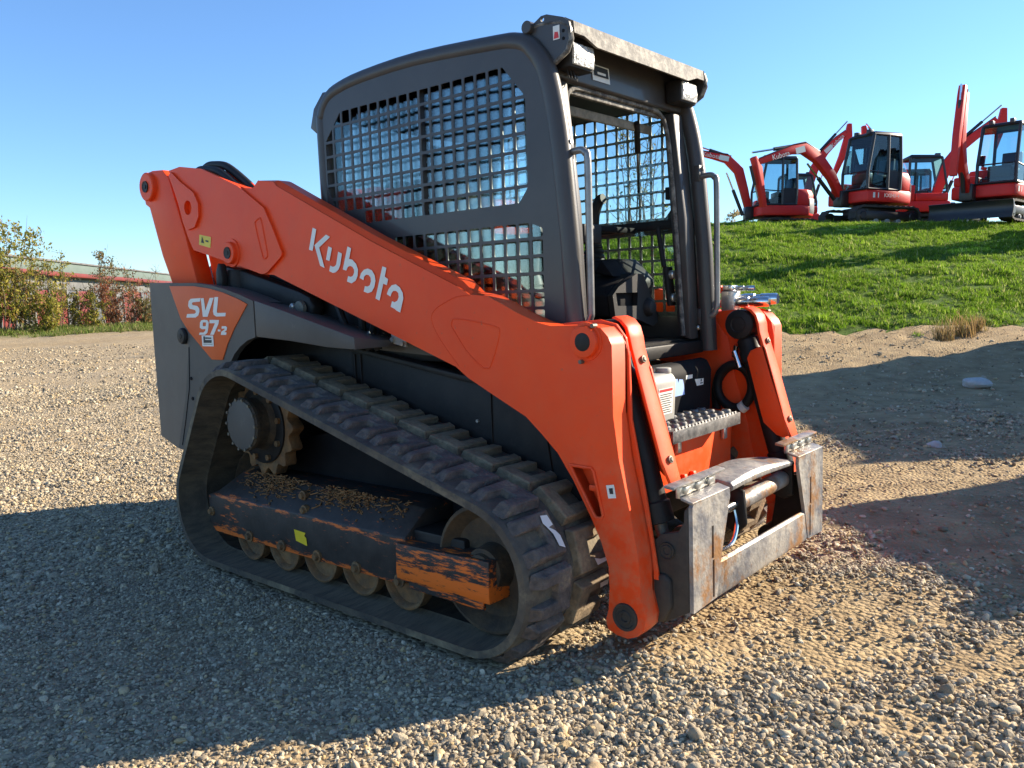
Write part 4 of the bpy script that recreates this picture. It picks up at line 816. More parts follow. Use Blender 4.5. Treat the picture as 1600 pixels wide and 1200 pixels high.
# arched step plate and cross tube between the arms
bm = bmesh.new(); loops = []
for i in range(13):
    y = -0.235 + 0.525 * i / 12; c = 0.012 * math.sin(math.pi * min(1, i / 9.0)) - 0.012 * max(0, (i - 9) / 3)
    loops.append([(-0.030, y, 0.497 + c * 0.4), (-0.020, y, 0.503 + c * 0.4), (-0.018, y, 0.518 + c * 0.6), (-0.030, y, 0.529 + c), (-0.09, y, 0.536 + c * 1.3), (-0.15, y, 0.536 + c * 1.5), (-0.155, y, 0.52 + c), (-0.05, y, 0.51 + c * 0.5)])
add_loft_ng(bm, loops); fin('step_bar', bm, STEEL, QC, bevel=0.002)
part_cyl('cross_tube', (-0.085, -0.06, 0.415), (-0.085, 0.345, 0.425), 0.034, STEEL, QC, 24, 0.004)
part_cyl('wedge_cylinder', (-0.085, -0.30, 0.41), (-0.085, -0.05, 0.415), 0.020, CHROME, QC, 16)
part_plate('coupler_lug', [(-0.13, 0.47), (-0.05, 0.47), (-0.04, 0.34), (-0.08, 0.30), (-0.14, 0.33)], -0.085, -0.062, BLACK, QC, 0.01)
part_plate('coupler_lug', [(-0.13, 0.50), (-0.04, 0.50), (-0.04, 0.36), (-0.08, 0.34), (-0.14, 0.36)], 0.345, 0.37, BLACK, QC, 0.01)
part_tube('coupler_hose', [(-0.10, -0.30, 0.33), (-0.07, -0.24, 0.285), (-0.06, -0.16, 0.29), (-0.07, -0.10, 0.34), (-0.085, -0.09, 0.40)], 0.008, CHROME, QC, 8, 5)
part_box('front_crossmember', (-0.52, -0.50, 0.28), (-0.45, 0.50, 0.48), BLACK, LOADER, 0.01)

# ---- front of the chassis: orange panel, step, black panel with stickers, grey reservoir
fp = part_plate('front_panel', [(-0.312, 0.445), (-0.300, 0.448), (-0.302, 0.66), (-0.314, 0.67)], -0.42, 0.335, ORANGE, LOADER, 0.003)
fp2 = part_plate('front_panel', [(-0.44, 0.40), (-0.36, 0.42), (-0.345, 0.64), (-0.36, 0.66), (-0.44, 0.68)], 0.34, 0.45, ORANGE, LOADER, 0.006)
for y in (-0.02, -0.09): part_plate('panel_tab', [(-0.30, 0.50), (-0.285, 0.50), (-0.275, 0.47), (-0.30, 0.46)], y, y + 0.022, ORANGE, fp, 0.002)
for y, z in ((-0.14, 0.62), (0.24, 0.615)):
    part_box('panel_clip', (-0.30, y, z - 0.03), (-0.282, y + 0.03, z + 0.02), ZINC, fp, 0.005)
bm = bmesh.new()
add_box(bm, (-0.40, -0.30, 0.690), (-0.215, 0.240, 0.700))
add_box(bm, (-0.222, -0.30, 0.655), (-0.212, 0.240, 0.702)); add_box(bm, (-0.40, 0.232, 0.655), (-0.215, 0.241, 0.702))
STEPM = pm('step_steel', (0.05, 0.05, 0.05), (0.20, 0.19, 0.175), 22, 0.5, metal=0.4, bump=0.2, bscale=80); stp = fin('step', bm, STEPM, LOADER, bevel=0.002)
for i in range(9):
    for j in range(3):
        x, y = -0.375 + 0.055 * j, -0.26 + 0.06 * i + (0.03 if j % 2 else 0)
        if y > 0.222: continue
        part_lathe('tread_ring', (x, y, 0.713), (0, 0, -1), [(0, 0.012), (0.0, 0.015), (0.004, 0.019), (0.014, 0.021)], STEPM, stp, 12)
        part_cyl('tread_hole', (x, y, 0.7142), (x, y, 0.705), 0.010, DARK, stp, 10)
for i in range(20):
    y = -0.28 + 0.025 * i
    part_plate('tread_tooth', [(-0.219, 0.700), (-0.212, 0.700), (-0.2155, 0.710)], y, y + 0.012, STEPM, stp, 0)
bp_ = part_plate('kick_panel', [(-0.45, 0.62), (-0.42, 0.62), (-0.408, 0.70), (-0.40, 0.86), (-0.42, 0.90), (-0.46, 0.91)], -0.42, 0.372, DARK, LOADER, 0.012)
part_plate('reservoir', [(-0.41, 0.69), (-0.335, 0.70), (-0.325, 0.86), (-0.34, 0.885), (-0.41, 0.892)], -0.24, -0.065, PALEGREY, LOADER, 0.012)
part_cyl('reservoir_cap', (-0.37, -0.09, 0.885), (-0.37, -0.09, 0.905), 0.03, PALEGREY, LOADER, 16, 0.003)
RV = bpy.data.objects['reservoir']
xf = lambda z: -0.335 + (z - 0.70) / 0.16 * 0.010 + 0.0015
rq = lambda y0, y1, z0, z1, e=0.0: [(xf(z0) + e, y0, z0), (xf(z0) + e, y1, z0), (xf(z1) + e, y1, z1), (xf(z1) + e, y0, z1)]
flat('label_sheet', rq(-0.20, -0.095, 0.735, 0.835), WHITE, RV)
flat('print', rq(-0.195, -0.10, 0.822, 0.832, 0.001), REDINK, RV)
for k in range(9):
    flat('print', rq(-0.194 + 0.003 * (k % 3), -0.103 - 0.010 * (k % 2), 0.742 + 0.0085 * k, 0.7455 + 0.0085 * k, 0.001), INK, RV)
kx = lambda z: -0.408 + max(0, z - 0.70) / 0.16 * 0.008 + 0.0015
kq = lambda pts, e=0.0: [(kx(z) + e, y, z) for y, z in pts]
flat('sticker', kq([(0.02, 0.775), (0.135, 0.775), (0.125, 0.815), (0.115, 0.838), (0.085, 0.842), (0.078, 0.828), (0.07, 0.845), (0.022, 0.845)]), BLUEST, bp_)
flat('sticker', kq([(0.14, 0.836), (0.195, 0.836), (0.195, 0.852), (0.14, 0.852)]), WHITE, bp_)
flat('sticker', kq([(0.235, 0.800), (0.292, 0.800), (0.292, 0.826), (0.215, 0.830)]), WHITE, bp_)
flat('print', kq([(0.262, 0.806), (0.285, 0.806), (0.285, 0.811), (0.262, 0.811)], 0.001), INK, bp_)
flat('print', kq([(0.265, 0.815), (0.275, 0.815), (0.275, 0.825), (0.265, 0.825)], 0.001), INK, bp_)
part_tube('hose_loop', [(-0.30, 0.545, 0.80), (-0.33, 0.54, 0.845), (-0.385, 0.54, 0.862), (-0.44, 0.54, 0.83), (-0.462, 0.54, 0.77), (-0.445, 0.54, 0.71), (-0.39, 0.54, 0.672), (-0.335, 0.54, 0.688), (-0.302, 0.54, 0.74), (-0.305, 0.545, 0.80), (-0.345, 0.55, 0.85), (-0.40, 0.55, 0.858), (-0.45, 0.55, 0.815), (-0.475, 0.555, 0.75), (-0.475, 0.56, 0.66)], 0.021, PLASTIC, LOADER, 10, 6)
part_cyl('hose_end', (-0.375, 0.53, 0.90), (-0.36, 0.52, 0.95), 0.012, CHROME, LOADER, 10)
part_cyl('hose_clip', (-0.345, 0.53, 0.672), (-0.325, 0.53, 0.688), 0.0255, WHITE, LOADER, 12)
# auxiliary hydraulic couplers on the far arm
HB = part_box('coupler_bracket', (-0.45, 0.58, 0.96), (-0.40, 0.592, 1.12), ZINC, LOADER, 0.003)
part_box('manifold', (-0.46, 0.575, 1.085), (-0.395, 0.64, 1.185), ZINC, HB, 0.006)
part_box('manifold_top', (-0.455, 0.58, 1.185), (-0.405, 0.635, 1.21), CHROME, HB, 0.004)
for (y, z, l, r) in ((0.60, 1.135, 0.15, 0.024), (0.64, 1.145, 0.17, 0.027), (0.61, 1.195, 0.08, 0.012)):
    part_lathe('quick_fitting', (-0.40, y, z), (1, 0.1, 0), [(0, r * 0.8), (l * 0.15, r), (l * 0.4, r), (l * 0.42, r * 0.8), (l * 0.55, r * 0.8), (l * 0.57, r * 0.95), (l * 0.95, r * 0.95), (l, r * 0.8)], CHROME, HB, 18)
for y, z in ((0.59, 1.195), (0.60, 1.13)): part_cyl('red_cap', (-0.46, y, z), (-0.54, y - 0.01, z - 0.005), 0.018, ORANGE, HB, 12, 0.003, 0.010)
for z in (1.02, 0.985): part_cyl('bracket_bolt', (-0.42, 0.578, z), (-0.42, 0.60, z), 0.010, ZINC, HB, 8)

# ---- cab
OUT = [(-0.44, 0.93), (-0.455, 1.30), (-0.459, 1.379), (-0.471, 1.515), (-0.49, 1.717), (-0.511, 1.853), (-0.541, 1.971), (-0.565, 2.02), (-0.591, 2.054), (-0.633, 2.096), (-0.696, 2.121), (-0.79, 2.135), (-1.207, 2.165), (-1.537, 2.162), (-1.70, 2.145), (-1.787, 2.119), (-1.842, 2.069), (-1.866, 2.02), (-1.872, 1.987), (-1.868, 1.645), (-1.86, 1.0)]
MID = inset(OUT, 0.037)
bm = bmesh.new()
add_tube(bm, smooth_path([(x, -0.492, z) for x, z in MID], 3) + smooth_path([(x, 0.492, z) for x, z in reversed(MID)], 3), 0.037, 14)
CAB = fin('cab', bm, CABGREY, LOADER, smooth=50)
CAB['label'] = 'dark grey open-front operator cab with mesh side guards'
PAN = inset(OUT, 0.048)
cells = []
W1 = [(-0.762, 2.013), (-1.688, 2.010), (-1.800, 1.895), (-1.800, 1.69), (-1.738, 1.575), (-1.56, 1.525), (-0.700, 1.525), (-0.654, 1.58), (-0.654, 1.888)]
W2 = [(-0.594, 1.43), (-0.654, 1.453), (-1.385, 1.453), (-1.385, 1.10), (-0.594, 1.10)]
for win, x0, z0, nr in ((W1, -1.677, 2.010, 8), (W2, -1.677, 1.453, 6)):
    for j in range(nr):
        for k in range(-3, 20):
            if win is W1 and j == 7 and k < 2: continue
            x = x0 + 0.0607 * k; zt = z0 - 0.0618 * j
            c = [(x, zt - 0.051), (x + 0.0485, zt - 0.051), (x + 0.0485, zt), (x, zt)]
            c = clip(c, win)
            if len(c) >= 3 and abs(area(c)) > 0.00025: cells.append(roundpoly(c, 0.006))
for s in (-1, 1):
    V, F = holed(PAN, cells, s * 0.520, s * 0.5155)
    bm = bmesh.new(); add_vf(bm, V, F); sg = fin('side_guard', bm, CABGREY, CAB, smooth=20)
    if s < 0: sg['label'] = 'near side panel with rows of punched square openings'
    bm = bmesh.new(); add_tube(bm, smooth_path([(x, s * 0.518, z) for x, z in inset(OUT, 0.062)], 3), 0.006, 8); fin('panel_seam', bm, CABGREY, sg) if False else bm.free()
    # sliding glass behind the guard
    part_plate('side_window', [(-0.63, 1.50), (-0.63, 2.03), (-1.22, 2.03), (-1.22, 1.50)], s * 0.488, s * 0.484, CLEAR, CAB, 0)
    part_plate('side_window', [(-1.20, 1.50), (-1.20, 2.03), (-1.82, 2.03), (-1.82, 1.50)], s * 0.480, s * 0.476, CLEAR, CAB, 0)
    part_plate('side_window', [(-0.57, 1.08), (-0.57, 1.47), (-1.42, 1.47), (-1.42, 1.08)], s * 0.488, s * 0.484, CLEAR, CAB, 0)
    part_box('window_rail', (-1.222, s * 0.490, 1.50), (-1.198, s * 0.472, 2.03), BLACK, CAB, 0.003)
    part_box('window_rail', (-1.82, s * 0.498, 1.470), (-0.57, s * 0.470, 1.512), BLACK, CAB, 0.004)
    part_box('window_catch', (-0.675, s * 0.498, 1.60), (-0.655, s * 0.47, 1.655), PLASTIC, CAB, 0.004)
    # grab handle and brackets
    hd = part_tube('grab_handle', [(-0.50, s * 0.475, 1.682), (-0.455, s * 0.475, 1.684), (-0.437, s * 0.475, 1.672), (-0.427, s * 0.475, 1.645), (-0.427, s * 0.475, 1.40), (-0.427, s * 0.475, 1.15), (-0.430, s * 0.475, 1.115), (-0.445, s * 0.475, 1.088), (-0.47, s * 0.475, 1.078), (-0.50, s * 0.475, 1.078)], 0.0125, HANDLE, CAB, 12, 4)
    for z in (1.695, 1.078):
        part_box('handle_bracket', (-0.525, s * 0.50, z - 0.035), (-0.497, s * 0.455, z + 0.035), CABGREY, CAB, 0.004)
        part_cyl('handle_bolt', (-0.50, s * 0.482, z + 0.022), (-0.487, s * 0.482, z + 0.022), 0.009, ZINC, CAB, 8)
    # lifting ears
    part_plate('lifting_ear', [(-1.93, 1.98), (-1.90, 2.06), (-1.83, 2.12), (-1.76, 2.115), (-1.80, 2.0), (-1.86, 1.93)], s * 0.50, s * 0.485, CABGREY, CAB, 0.004)
    # visor cheek, tube end, light
    vk = [(-0.700, 2.10), (-0.652, 2.128), (-0.600, 2.155), (-0.575, 2.155), (-0.505, 2.130), (-0.482, 2.112), (-0.473, 2.084), (-0.476, 2.05), (-0.493, 2.018), (-0.530, 1.995), (-0.562, 1.985), (-0.60, 2.01), (-0.66, 2.05)]
    eye = [(-0.594 + 0.008 * math.cos(t), 2.142 + 0.008 * math.sin(t)) for t in [i * math.pi / 5 for i in range(10)]]
    bm = bmesh.new(); V, F = holed(vk, [eye], s * 0.490, s * 0.480); add_vf(bm, V, F); fin('visor_cheek', bm, CABGREY, CAB, smooth=25)
    bm = bmesh.new(); add_tube(bm, [(-0.650, s * 0.482, 2.125), (-0.60, s * 0.482, 2.128), (-0.52, s * 0.482, 2.118), (-0.485, s * 0.482, 2.095), (-0.478, s * 0.482, 2.055), (-0.495, s * 0.482, 2.02), (-0.55, s * 0.482, 1.99)], 0.010, 8); fin('visor_edge', bm, VISORTOP, CAB)
    part_lathe('visor_tube', (-0.652, s * 0.510, 2.126), (0, -s, 0), [(0, 0.012), (0.0, 0.020), (0.002, 0.022), (0.05, 0.022)], CABGREY, CAB, 18)
    lt = part_box('light_housing', (-0.575, s * 0.312, 1.976), (-0.505, s * 0.452, 2.066), PLASTIC, CAB, 0.008)
    part_plate('light_lens', [(-0.507, 1.984), (-0.498, 1.984), (-0.494, 2.020), (-0.498, 2.058), (-0.507, 2.058)], s * 0.320, s * 0.444, LENS, CAB, 0.004)
    # front post cheek and door rubber
    part_plate('door_post', [(-0.565, 1.0), (-0.505, 0.98), (-0.525, 1.50), (-0.575, 1.95), (-0.625, 1.95), (-0.595, 1.5)], s * 0.455, s * 0.375, CABGREY, CAB, 0.01)
    part_tube('door_seal', [(-0.535, s * 0.368, 1.0), (-0.560, s * 0.368, 1.4), (-0.585, s * 0.366, 1.75), (-0.60, s * 0.355, 1.89), (-0.605, s * 0.32, 1.935), (-0.607, s * 0.25, 1.95), (-0.607, 0, 1.952)], 0.010, VISORTOP, CAB, 8, 4)
    part_lathe('post_bolt', (-0.51, s * 0.46, 1.03), (1, 0, 0), [(-0.01, 0.012), (0.0, 0.012), (0.006, 0.008)], ZINC, CAB, 10)
# roof, front header, visor plate, rear wall, floor
top = [(x, z) for x, z in OUT[9:17]]
bm = bmesh.new()
tt = [(x, z - 0.012) for x, z in top]; lo_ = [(x, z - 0.055) for x, z in reversed(top)]
add_plate(bm, tt + lo_, -0.49, 0.49); fin('roof', bm, CABGREY, CAB, smooth=30)
part_plate('roof_liner', [(-0.66, 1.99), (-0.70, 2.04), (-1.75, 2.06), (-1.80, 1.99), (-1.70, 2.02), (-0.80, 2.0)], -0.47, 0.47, DARK, CAB, 0.006)
part_plate('header', [(-0.600, 1.955), (-0.580, 1.96), (-0.588, 2.10), (-0.60, 2.134), (-0.655, 2.128), (-0.64, 1.97)], -0.46, 0.46, CABGREY, CAB, 0.006)
part_plate('door_track', [(-0.63, 1.925), (-0.612, 1.925), (-0.612, 1.942), (-0.63, 1.942)], -0.34, 0.34, VISORTOP, CAB, 0.002)
part_plate('header_foam', [(-0.70, 1.875), (-0.675, 1.87), (-0.67, 1.905), (-0.70, 1.91)], -0.36, 0.36, pm('dusty_foam', (0.26, 0.24, 0.19), (0.15, 0.14, 0.11), 30, 0.95, bump=0.5, bscale=80), CAB, 0.006)
bm = bmesh.new()
vl = [(-0.465, 2.078), (-0.405, 2.078), (-0.33, 2.055), (0.33, 2.055), (0.405, 2.078), (0.465, 2.078)]
add_loft_ng(bm, [[(-0.476, y, zb) for y, zb in vl] + [(-0.480, 0.465, 2.118), (-0.480, -0.465, 2.118)], [(-0.486, y, zb) for y, zb in vl] + [(-0.490, 0.465, 2.112), (-0.490, -0.465, 2.112)]])
add_plate(bm, [(-0.480, 2.118), (-0.505, 2.132), (-0.62, 2.142), (-0.66, 2.125), (-0.62, 2.13), (-0.505, 2.120), (-0.490, 2.108)], -0.478, 0.478)
fin('visor', bm, VISORTOP, CAB, smooth=30)
flat('dealer_sticker', [(-0.5775, -0.215, 1.985), (-0.5775, -0.10, 1.985), (-0.5835, -0.10, 2.045), (-0.5835, -0.215, 2.045)], WHITE, CAB)
flat('print', [(-0.5768, -0.205, 2.003), (-0.5768, -0.11, 2.003), (-0.5810, -0.11, 2.040), (-0.5810, -0.205, 2.040)], INK, CAB)
flat('print', [(-0.5762, -0.185, 2.010), (-0.5762, -0.13, 2.010), (-0.5772, -0.13, 2.019), (-0.5772, -0.185, 2.019)], WHITE, CAB)
flat('warning_sticker', [(-0.548, -0.4915, 2.062), (-0.520, -0.4915, 2.062), (-0.520, -0.4915, 2.108), (-0.548, -0.4915, 2.108)], WHITE, CAB)
flat('print', [(-0.545, -0.4925, 2.066), (-0.523, -0.4925, 2.066), (-0.527, -0.4925, 2.086), (-0.541, -0.4925, 2.088)], REDINK, CAB)
for z in (2.06, 2.085): part_cyl('cheek_hole', (-0.505, -0.4912, z), (-0.505, -0.488, z), 0.006, DARK, CAB, 10)
part_box('rear_wall', (-1.84, -0.49, 1.0), (-1.80, 0.49, 1.50), DARK, CAB, 0.01)
part_box('rear_window_rail', (-1.85, -0.49, 1.50), (-1.80, 0.49, 1.54), BLACK, CAB, 0.006)
part_plate('floor_pan', [(-1.82, 0.94), (-0.55, 0.94), (-0.53, 0.985), (-1.82, 0.985)], -0.50, 0.50, BLACK, CAB, 0.006)
part_box('door_sill', (-0.56, -0.47, 0.92), (-0.49, 0.47, 0.975), BLACK, CAB, 0.008)
# seat
bm = bmesh.new()
add_loft_ng(bm, [[(x, y, z) for x, z in ((-1.55, 1.18), (-1.05, 1.20), (-1.02, 1.25), (-1.06, 1.30), (-1.50, 1.28))] for y in (-0.25, 0.25)])
seat = fin('seat', bm, PLASTIC, CAB, bevel=0.03)
bm = bmesh.new()
add_loft_ng(bm, [[(-1.47 - 0.10 * t, w * c, 1.25 + 0.50 * t) for c in (-1, 1)] + [(-1.58 - 0.10 * t, w * c, 1.25 + 0.50 * t) for c in (1, -1)] for t, w in ((0, 0.25), (0.5, 0.26), (0.8, 0.22), (1.0, 0.16))])
fin('seat_back', bm, PLASTIC, CAB, bevel=0.025)
part_box('headrest', (-1.64, -0.13, 1.72), (-1.54, 0.13, 1.90), PLASTIC, CAB, 0.03)
part_box('seat_base', (-1.55, -0.24, 0.98), (-1.08, 0.24, 1.18), DARK, CAB, 0.02)
# consoles, joysticks
for s in (-1, 1):
    bm = bmesh.new()
    cs = [(-1.25, 1.10), (-0.80, 1.10), (-0.72, 1.16), (-0.71, 1.25), (-0.80, 1.345), (-0.92, 1.345), (-1.25, 1.30)]
    add_loft_ng(bm, [[(x, s * 0.25, z) for x, z in cs], [(x, s * 0.44, z) for x, z in cs]]) if s > 0 else add_loft_ng(bm, [[(x, s * 0.27, z - 0.12) for x, z in cs], [(x, s * 0.44, z - 0.12) for x, z in cs]])
    fin('console', bm, PLASTIC, CAB, bevel=0.02)
    zj = 1.34 if s > 0 else 1.17
    jx = -0.97 if s > 0 else -0.80
    part_lathe('joystick_boot', (jx, s * 0.33, zj), (0, 0, 1), [(-0.03, 0.06), (0.0, 0.055), (0.012, 0.05), (0.02, 0.054), (0.035, 0.044), (0.043, 0.048), (0.058, 0.038), (0.066, 0.042), (0.13, 0.018)], PLASTIC, CAB, 20)
    part_tube('joystick', [(jx, s * 0.33, zj + 0.10), (jx + 0.005, s * 0.33, zj + 0.17), (jx + 0.012, s * 0.33, zj + 0.22), (jx + 0.035, s * 0.33, zj + 0.27), (jx + 0.06, s * 0.33, zj + 0.28)], 0.024, PLASTIC, CAB, 12, 4)
# front console facing the door, with its recess, speaker and lever
fcy = [(-0.020, 1.184), (0.032, 1.219), (0.19, 1.272), (0.25, 1.270), (0.305, 1.196), (0.375, 1.10), (0.38, 1.06), (0.33, 1.045), (0.20, 1.078), (0.0, 1.095)]
recess = [(0.006, 1.194), (0.198, 1.193), (0.190, 1.137), (0.020, 1.141)]
fcy = [(y * 0.88, z) for y, z in fcy]; recess = [(y * 0.88, z) for y, z in recess]
V, F = holed(fcy, [recess], -0.665, -0.64)
bm = bmesh.new(); add_vf(bm, [(v[1], v[0], v[2]) for v in V], F)
fco = fin('front_console', bm, PLASTIC, CAB, smooth=30)
bm = bmesh.new(); add_loft_ng(bm, [[(-0.668, y, z) for y, z in fcy], [(-0.86, y * 0.95, z + 0.02) for y, z in fcy]]); fin('console_body', bm, DARK, CAB, bevel=0.01)
part_lathe('speaker', (-0.612, 0.255, 1.128), (-1, 0.0, 0), [(0, 0.012), (0.004, 0.028), (0.014, 0.037), (0.04, 0.042)], PLASTIC, CAB, 28)
part_plate('console_flap', [(-0.80, 1.28), (-0.70, 1.262), (-0.76, 1.335)], 0.08, 0.20, DARK, CAB, 0.006)
part_plate('hinge_plate', [(-0.60, 1.13), (-0.585, 1.13), (-0.60, 1.30), (-0.62, 1.30)], 0.345, 0.40, BLACK, CAB, 0.004)
for z in (1.165, 1.265): part_lathe('hinge_bolt', (-0.578, 0.375, z), (-1, 0, 0), [(0, 0.010), (0.0, 0.015), (0.004, 0.019), (0.02, 0.019)], ZINC, CAB, 16)
part_tube('gas_strut', [(-0.62, 0.36, 1.30), (-0.66, 0.38, 1.47)], 0.011, BLACK, CAB, 10)
part_tube('gas_strut', [(-0.66, 0.22, 1.90), (-0.72, 0.32, 1.80)], 0.013, BLACK, CAB, 10)
part_tube('strut_rod', [(-0.72, 0.32, 1.80), (-0.78, 0.42, 1.64)], 0.006, CHROME, CAB, 8)
part_box('monitor', (-0.80, -0.05, 1.40), (-0.75, 0.08, 1.48), PLASTIC, CAB, 0.01)
part_tube('monitor_arm', [(-0.80, -0.12, 1.20), (-0.80, -0.10, 1.38), (-0.79, -0.02, 1.43)], 0.022, PLASTIC, CAB, 10, 4)
part_plate('lap_bar', [(-0.83, 1.455), (-0.80, 1.458), (-0.80, 1.485), (-0.83, 1.482)], -0.44, 0.44, DARK, CAB, 0.008)
for k in range(3):
    bm = bmesh.new(); add_tube(bm, smooth_path([(-0.54, -0.43 + 0.018 * k, 1.985), (-0.535, -0.425 + 0.018 * k, 1.955), (-0.545, -0.40 + 0.02 * k, 1.947), (-0.555, -0.39 + 0.02 * k, 1.975)], 4), 0.0018, 6); fin('lamp_wire', bm, BLACK, CAB)

for o in LOADER.children: o.location = o.location + Vector((1.35, 0, 0))
# ------------------------------------------------------------------ excavators on the hill
XRED = pm('excavator_red_paint', (0.74, 0.026, 0.020), (0.66, 0.024, 0.018), 3, 0.45, spec=0.3, bump=0.03, bscale=60)
XGREY = pm('excavator_grey_cover', (0.20, 0.20, 0.20), (0.26, 0.26, 0.25), 4, 0.4)
XBLACK = pm('excavator_black', (0.012, 0.012, 0.014), (0.022, 0.021, 0.02), 5, 0.4)
XTRACK = pm('excavator_track_rubber', (0.02, 0.019, 0.018), (0.05, 0.045, 0.038), 9, 0.85, bump=0.3, bscale=20)
def px_at(px, D): return (px - 800) / 1283.26 * D
def text_part(s, size, mat, parent, M):
    cu = bpy.data.curves.new('txt', 'FONT'); cu.body = s; cu.size = size; cu.align_x = 'CENTER'; cu.align_y = 'CENTER'; cu.resolution_u = 2
    ob = bpy.data.objects.new('txt', cu); COL.objects.link(ob)
    me = bpy.data.meshes.new_from_object(ob.evaluated_get(bpy.context.evaluated_depsgraph_get()))
    bpy.data.objects.remove(ob); bpy.data.curves.remove(cu); me.transform(M)
    me.name = 'lettering'; o = link('lettering', me, None, parent); me.materials.clear(); me.materials.append(mat); return o
def ribbon(pts, ws):
    P = [Vector(q) for q in pts]; a, b = [], []
    for i, q in enumerate(P):
        d = (P[min(i + 1, len(P) - 1)] - P[max(i - 1, 0)]).normalized(); n = Vector((-d.y, d.x))
        a.append(tuple(q + n * ws[i] / 2)); b.append(tuple(q - n * ws[i] / 2))
    return a + b[::-1]
def excavator(px, D, head, uc, boom, bw, stick, sw, label, name_text=None, dz=0.0, blade=True, size=0.94, text_side=1, maker=True, door_open=False, boom_y=None):
    L = px_at(px, D); x, y = to_xy(np.array([L]), np.array([D])); z = float(hill_z(x, y)[0]) + dz
    root = empty('excavator', (float(x[0]), float(y[0]), z))
    ang = math.atan2(HR.y, HR.x) + R(head)      # head measured from image right, towards the distance
    M = Matrix.Rotation(R(1.9), 3, Vector((HD.x, HD.y, 0))) @ Matrix.Rotation(ang, 3, 'Z')
    root.rotation_euler = M.to_euler(); root.scale = (size,) * 3
    tagp(root, label, 'excavator', 'red excavators parked on top of the grass bank')
    U = Matrix.Rotation(R(uc - head), 4, 'Z')
    def ucfin(nm, bm, mat, bevel=0.0, par=None):
        bm.transform(U); return fin(nm, bm, mat, par or root, bevel)
    loop = hull_path([(-0.80, 0.27, 0.26), (-0.80, 0.28, 0.26), (0.80, 0.28, 0.26)], 0.09)
    for s in (-1, 1):
        bm = bmesh.new(); lp, _ = resample(loop, 56); rings = []
        for i, (q, d) in enumerate(lp):
            n = Vector((-d.y, d.x)); o_ = 0.012 if i % 2 else -0.012
            rings.append([bm.verts.new((q.x + n.x * t, s * yy, q.y + n.y * t)) for yy, t in ((0.82, o_), (0.50, o_), (0.50, -0.05), (0.82, -0.05))])
        for i in range(56):
            a, b = rings[i], rings[(i + 1) % 56]
            for j in range(4): bm.faces.new((a[j], a[(j + 1) % 4], b[(j + 1) % 4], b[j]))
        tk = ucfin('track', bm, XTRACK)
        bm = bmesh.new(); add_box(bm, (-0.72, s * 0.56, 0.17), (0.72, s * 0.78, 0.40)); ucfin('track_frame', bm, XBLACK, 0.03, tk)
        for xx, r in ((-0.80, 0.18), (0.80, 0.18), (-0.36, 0.08), (0.0, 0.08), (0.36, 0.08)):
            bm = bmesh.new(); add_lathe(bm, (xx, s * 0.80, 0.27 if r > 0.1 else 0.13), (0, -s, 0), [(0, r * 0.5), (0.02, r * 0.6), (0.03, r), (0.2, r)], 16); ucfin('wheel', bm, XGREY if r < 0.1 else XBLACK, 0, tk)
    bm = bmesh.new(); add_box(bm, (-0.45, -0.55, 0.30), (0.45, 0.55, 0.56)); add_cyl(bm, (0, 0, 0.52), (0, 0, 0.66), 0.42, 20); ucfin('undercarriage', bm, XBLACK, 0.02)
    if blade:
        bm = bmesh.new(); pr = [(1.50, 0.06), (1.56, 0.04), (1.50, 0.16), (1.47, 0.28), (1.50, 0.42), (1.54, 0.47), (1.50, 0.48), (1.44, 0.42), (1.41, 0.28), (1.44, 0.14)]
        add_plate(bm, pr, -1.0, 1.0); bl = ucfin('dozer_blade', bm, XBLACK, 0.004)
        for s in (-1, 1):
            bm = bmesh.new(); add_box(bm, (0.5, s * 0.36, 0.22), (1.44, s * 0.46, 0.34)); ucfin('blade_arm', bm, XBLACK, 0.01, bl)
    # house: red skirt, grey counterweight, hoods
    plan = [(0.80, 0.72), (0.86, 0.55), (0.86, -0.45), (0.75, -0.78), (-0.30, -0.80), (-0.75, -0.72), (-1.00, -0.45), (-1.08, 0.0), (-1.00, 0.45), (-0.75, 0.72), (-0.30, 0.80), (0.55, 0.80)]
    bm = bmesh.new(); add_loft_ng(bm, [[(a * 0.99, b * 0.99, 0.64) for a, b in plan], [(a, b, 0.70) for a, b in plan], [(a, b, 0.92) for a, b in plan], [(a * 0.97, b * 0.97, 0.97) for a, b in plan]])
    ho = fin('house', bm, XRED, root, 0.01)
    rp = [(-0.32, 0.78), (-0.74, 0.70), (-0.99, 0.44), (-1.07, 0.0), (-0.99, -0.44), (-0.74, -0.70), (-0.32, -0.78)]
    bm = bmesh.new(); add_loft_ng(bm, [[(a, b, 0.972) for a, b in rp], [(a, b, 1.32) for a, b in rp], [(a * 0.93, b * 0.93, 1.48) for a, b in rp]]); eh = fin('engine_hood', bm, XRED, ho, 0.03)
    bm = bmesh.new(); add_loft_ng(bm, [[(a * 1.03, b * 1.02, 0.70) for a, b in rp[1:6]], [(a * 1.04, b * 1.03, 0.85) for a, b in rp[1:6]], [(a * 1.03, b * 1.02, 1.20) for a, b in rp[1:6]]]); fin('counterweight', bm, XGREY, ho, 0.03)
    bm = bmesh.new(); add_box(bm, (-0.30, -0.77, 0.972), (0.70, -0.22, 1.22)); fin('side_hood', bm, XRED, ho, 0.05)
    # cab on the left: black posts, roof, glass
    fx = lambda zz: 0.86 - max(0, zz - 1.45) * 0.20
    zs = (0.98, 1.45, 2.42)
    cb = bmesh.new()
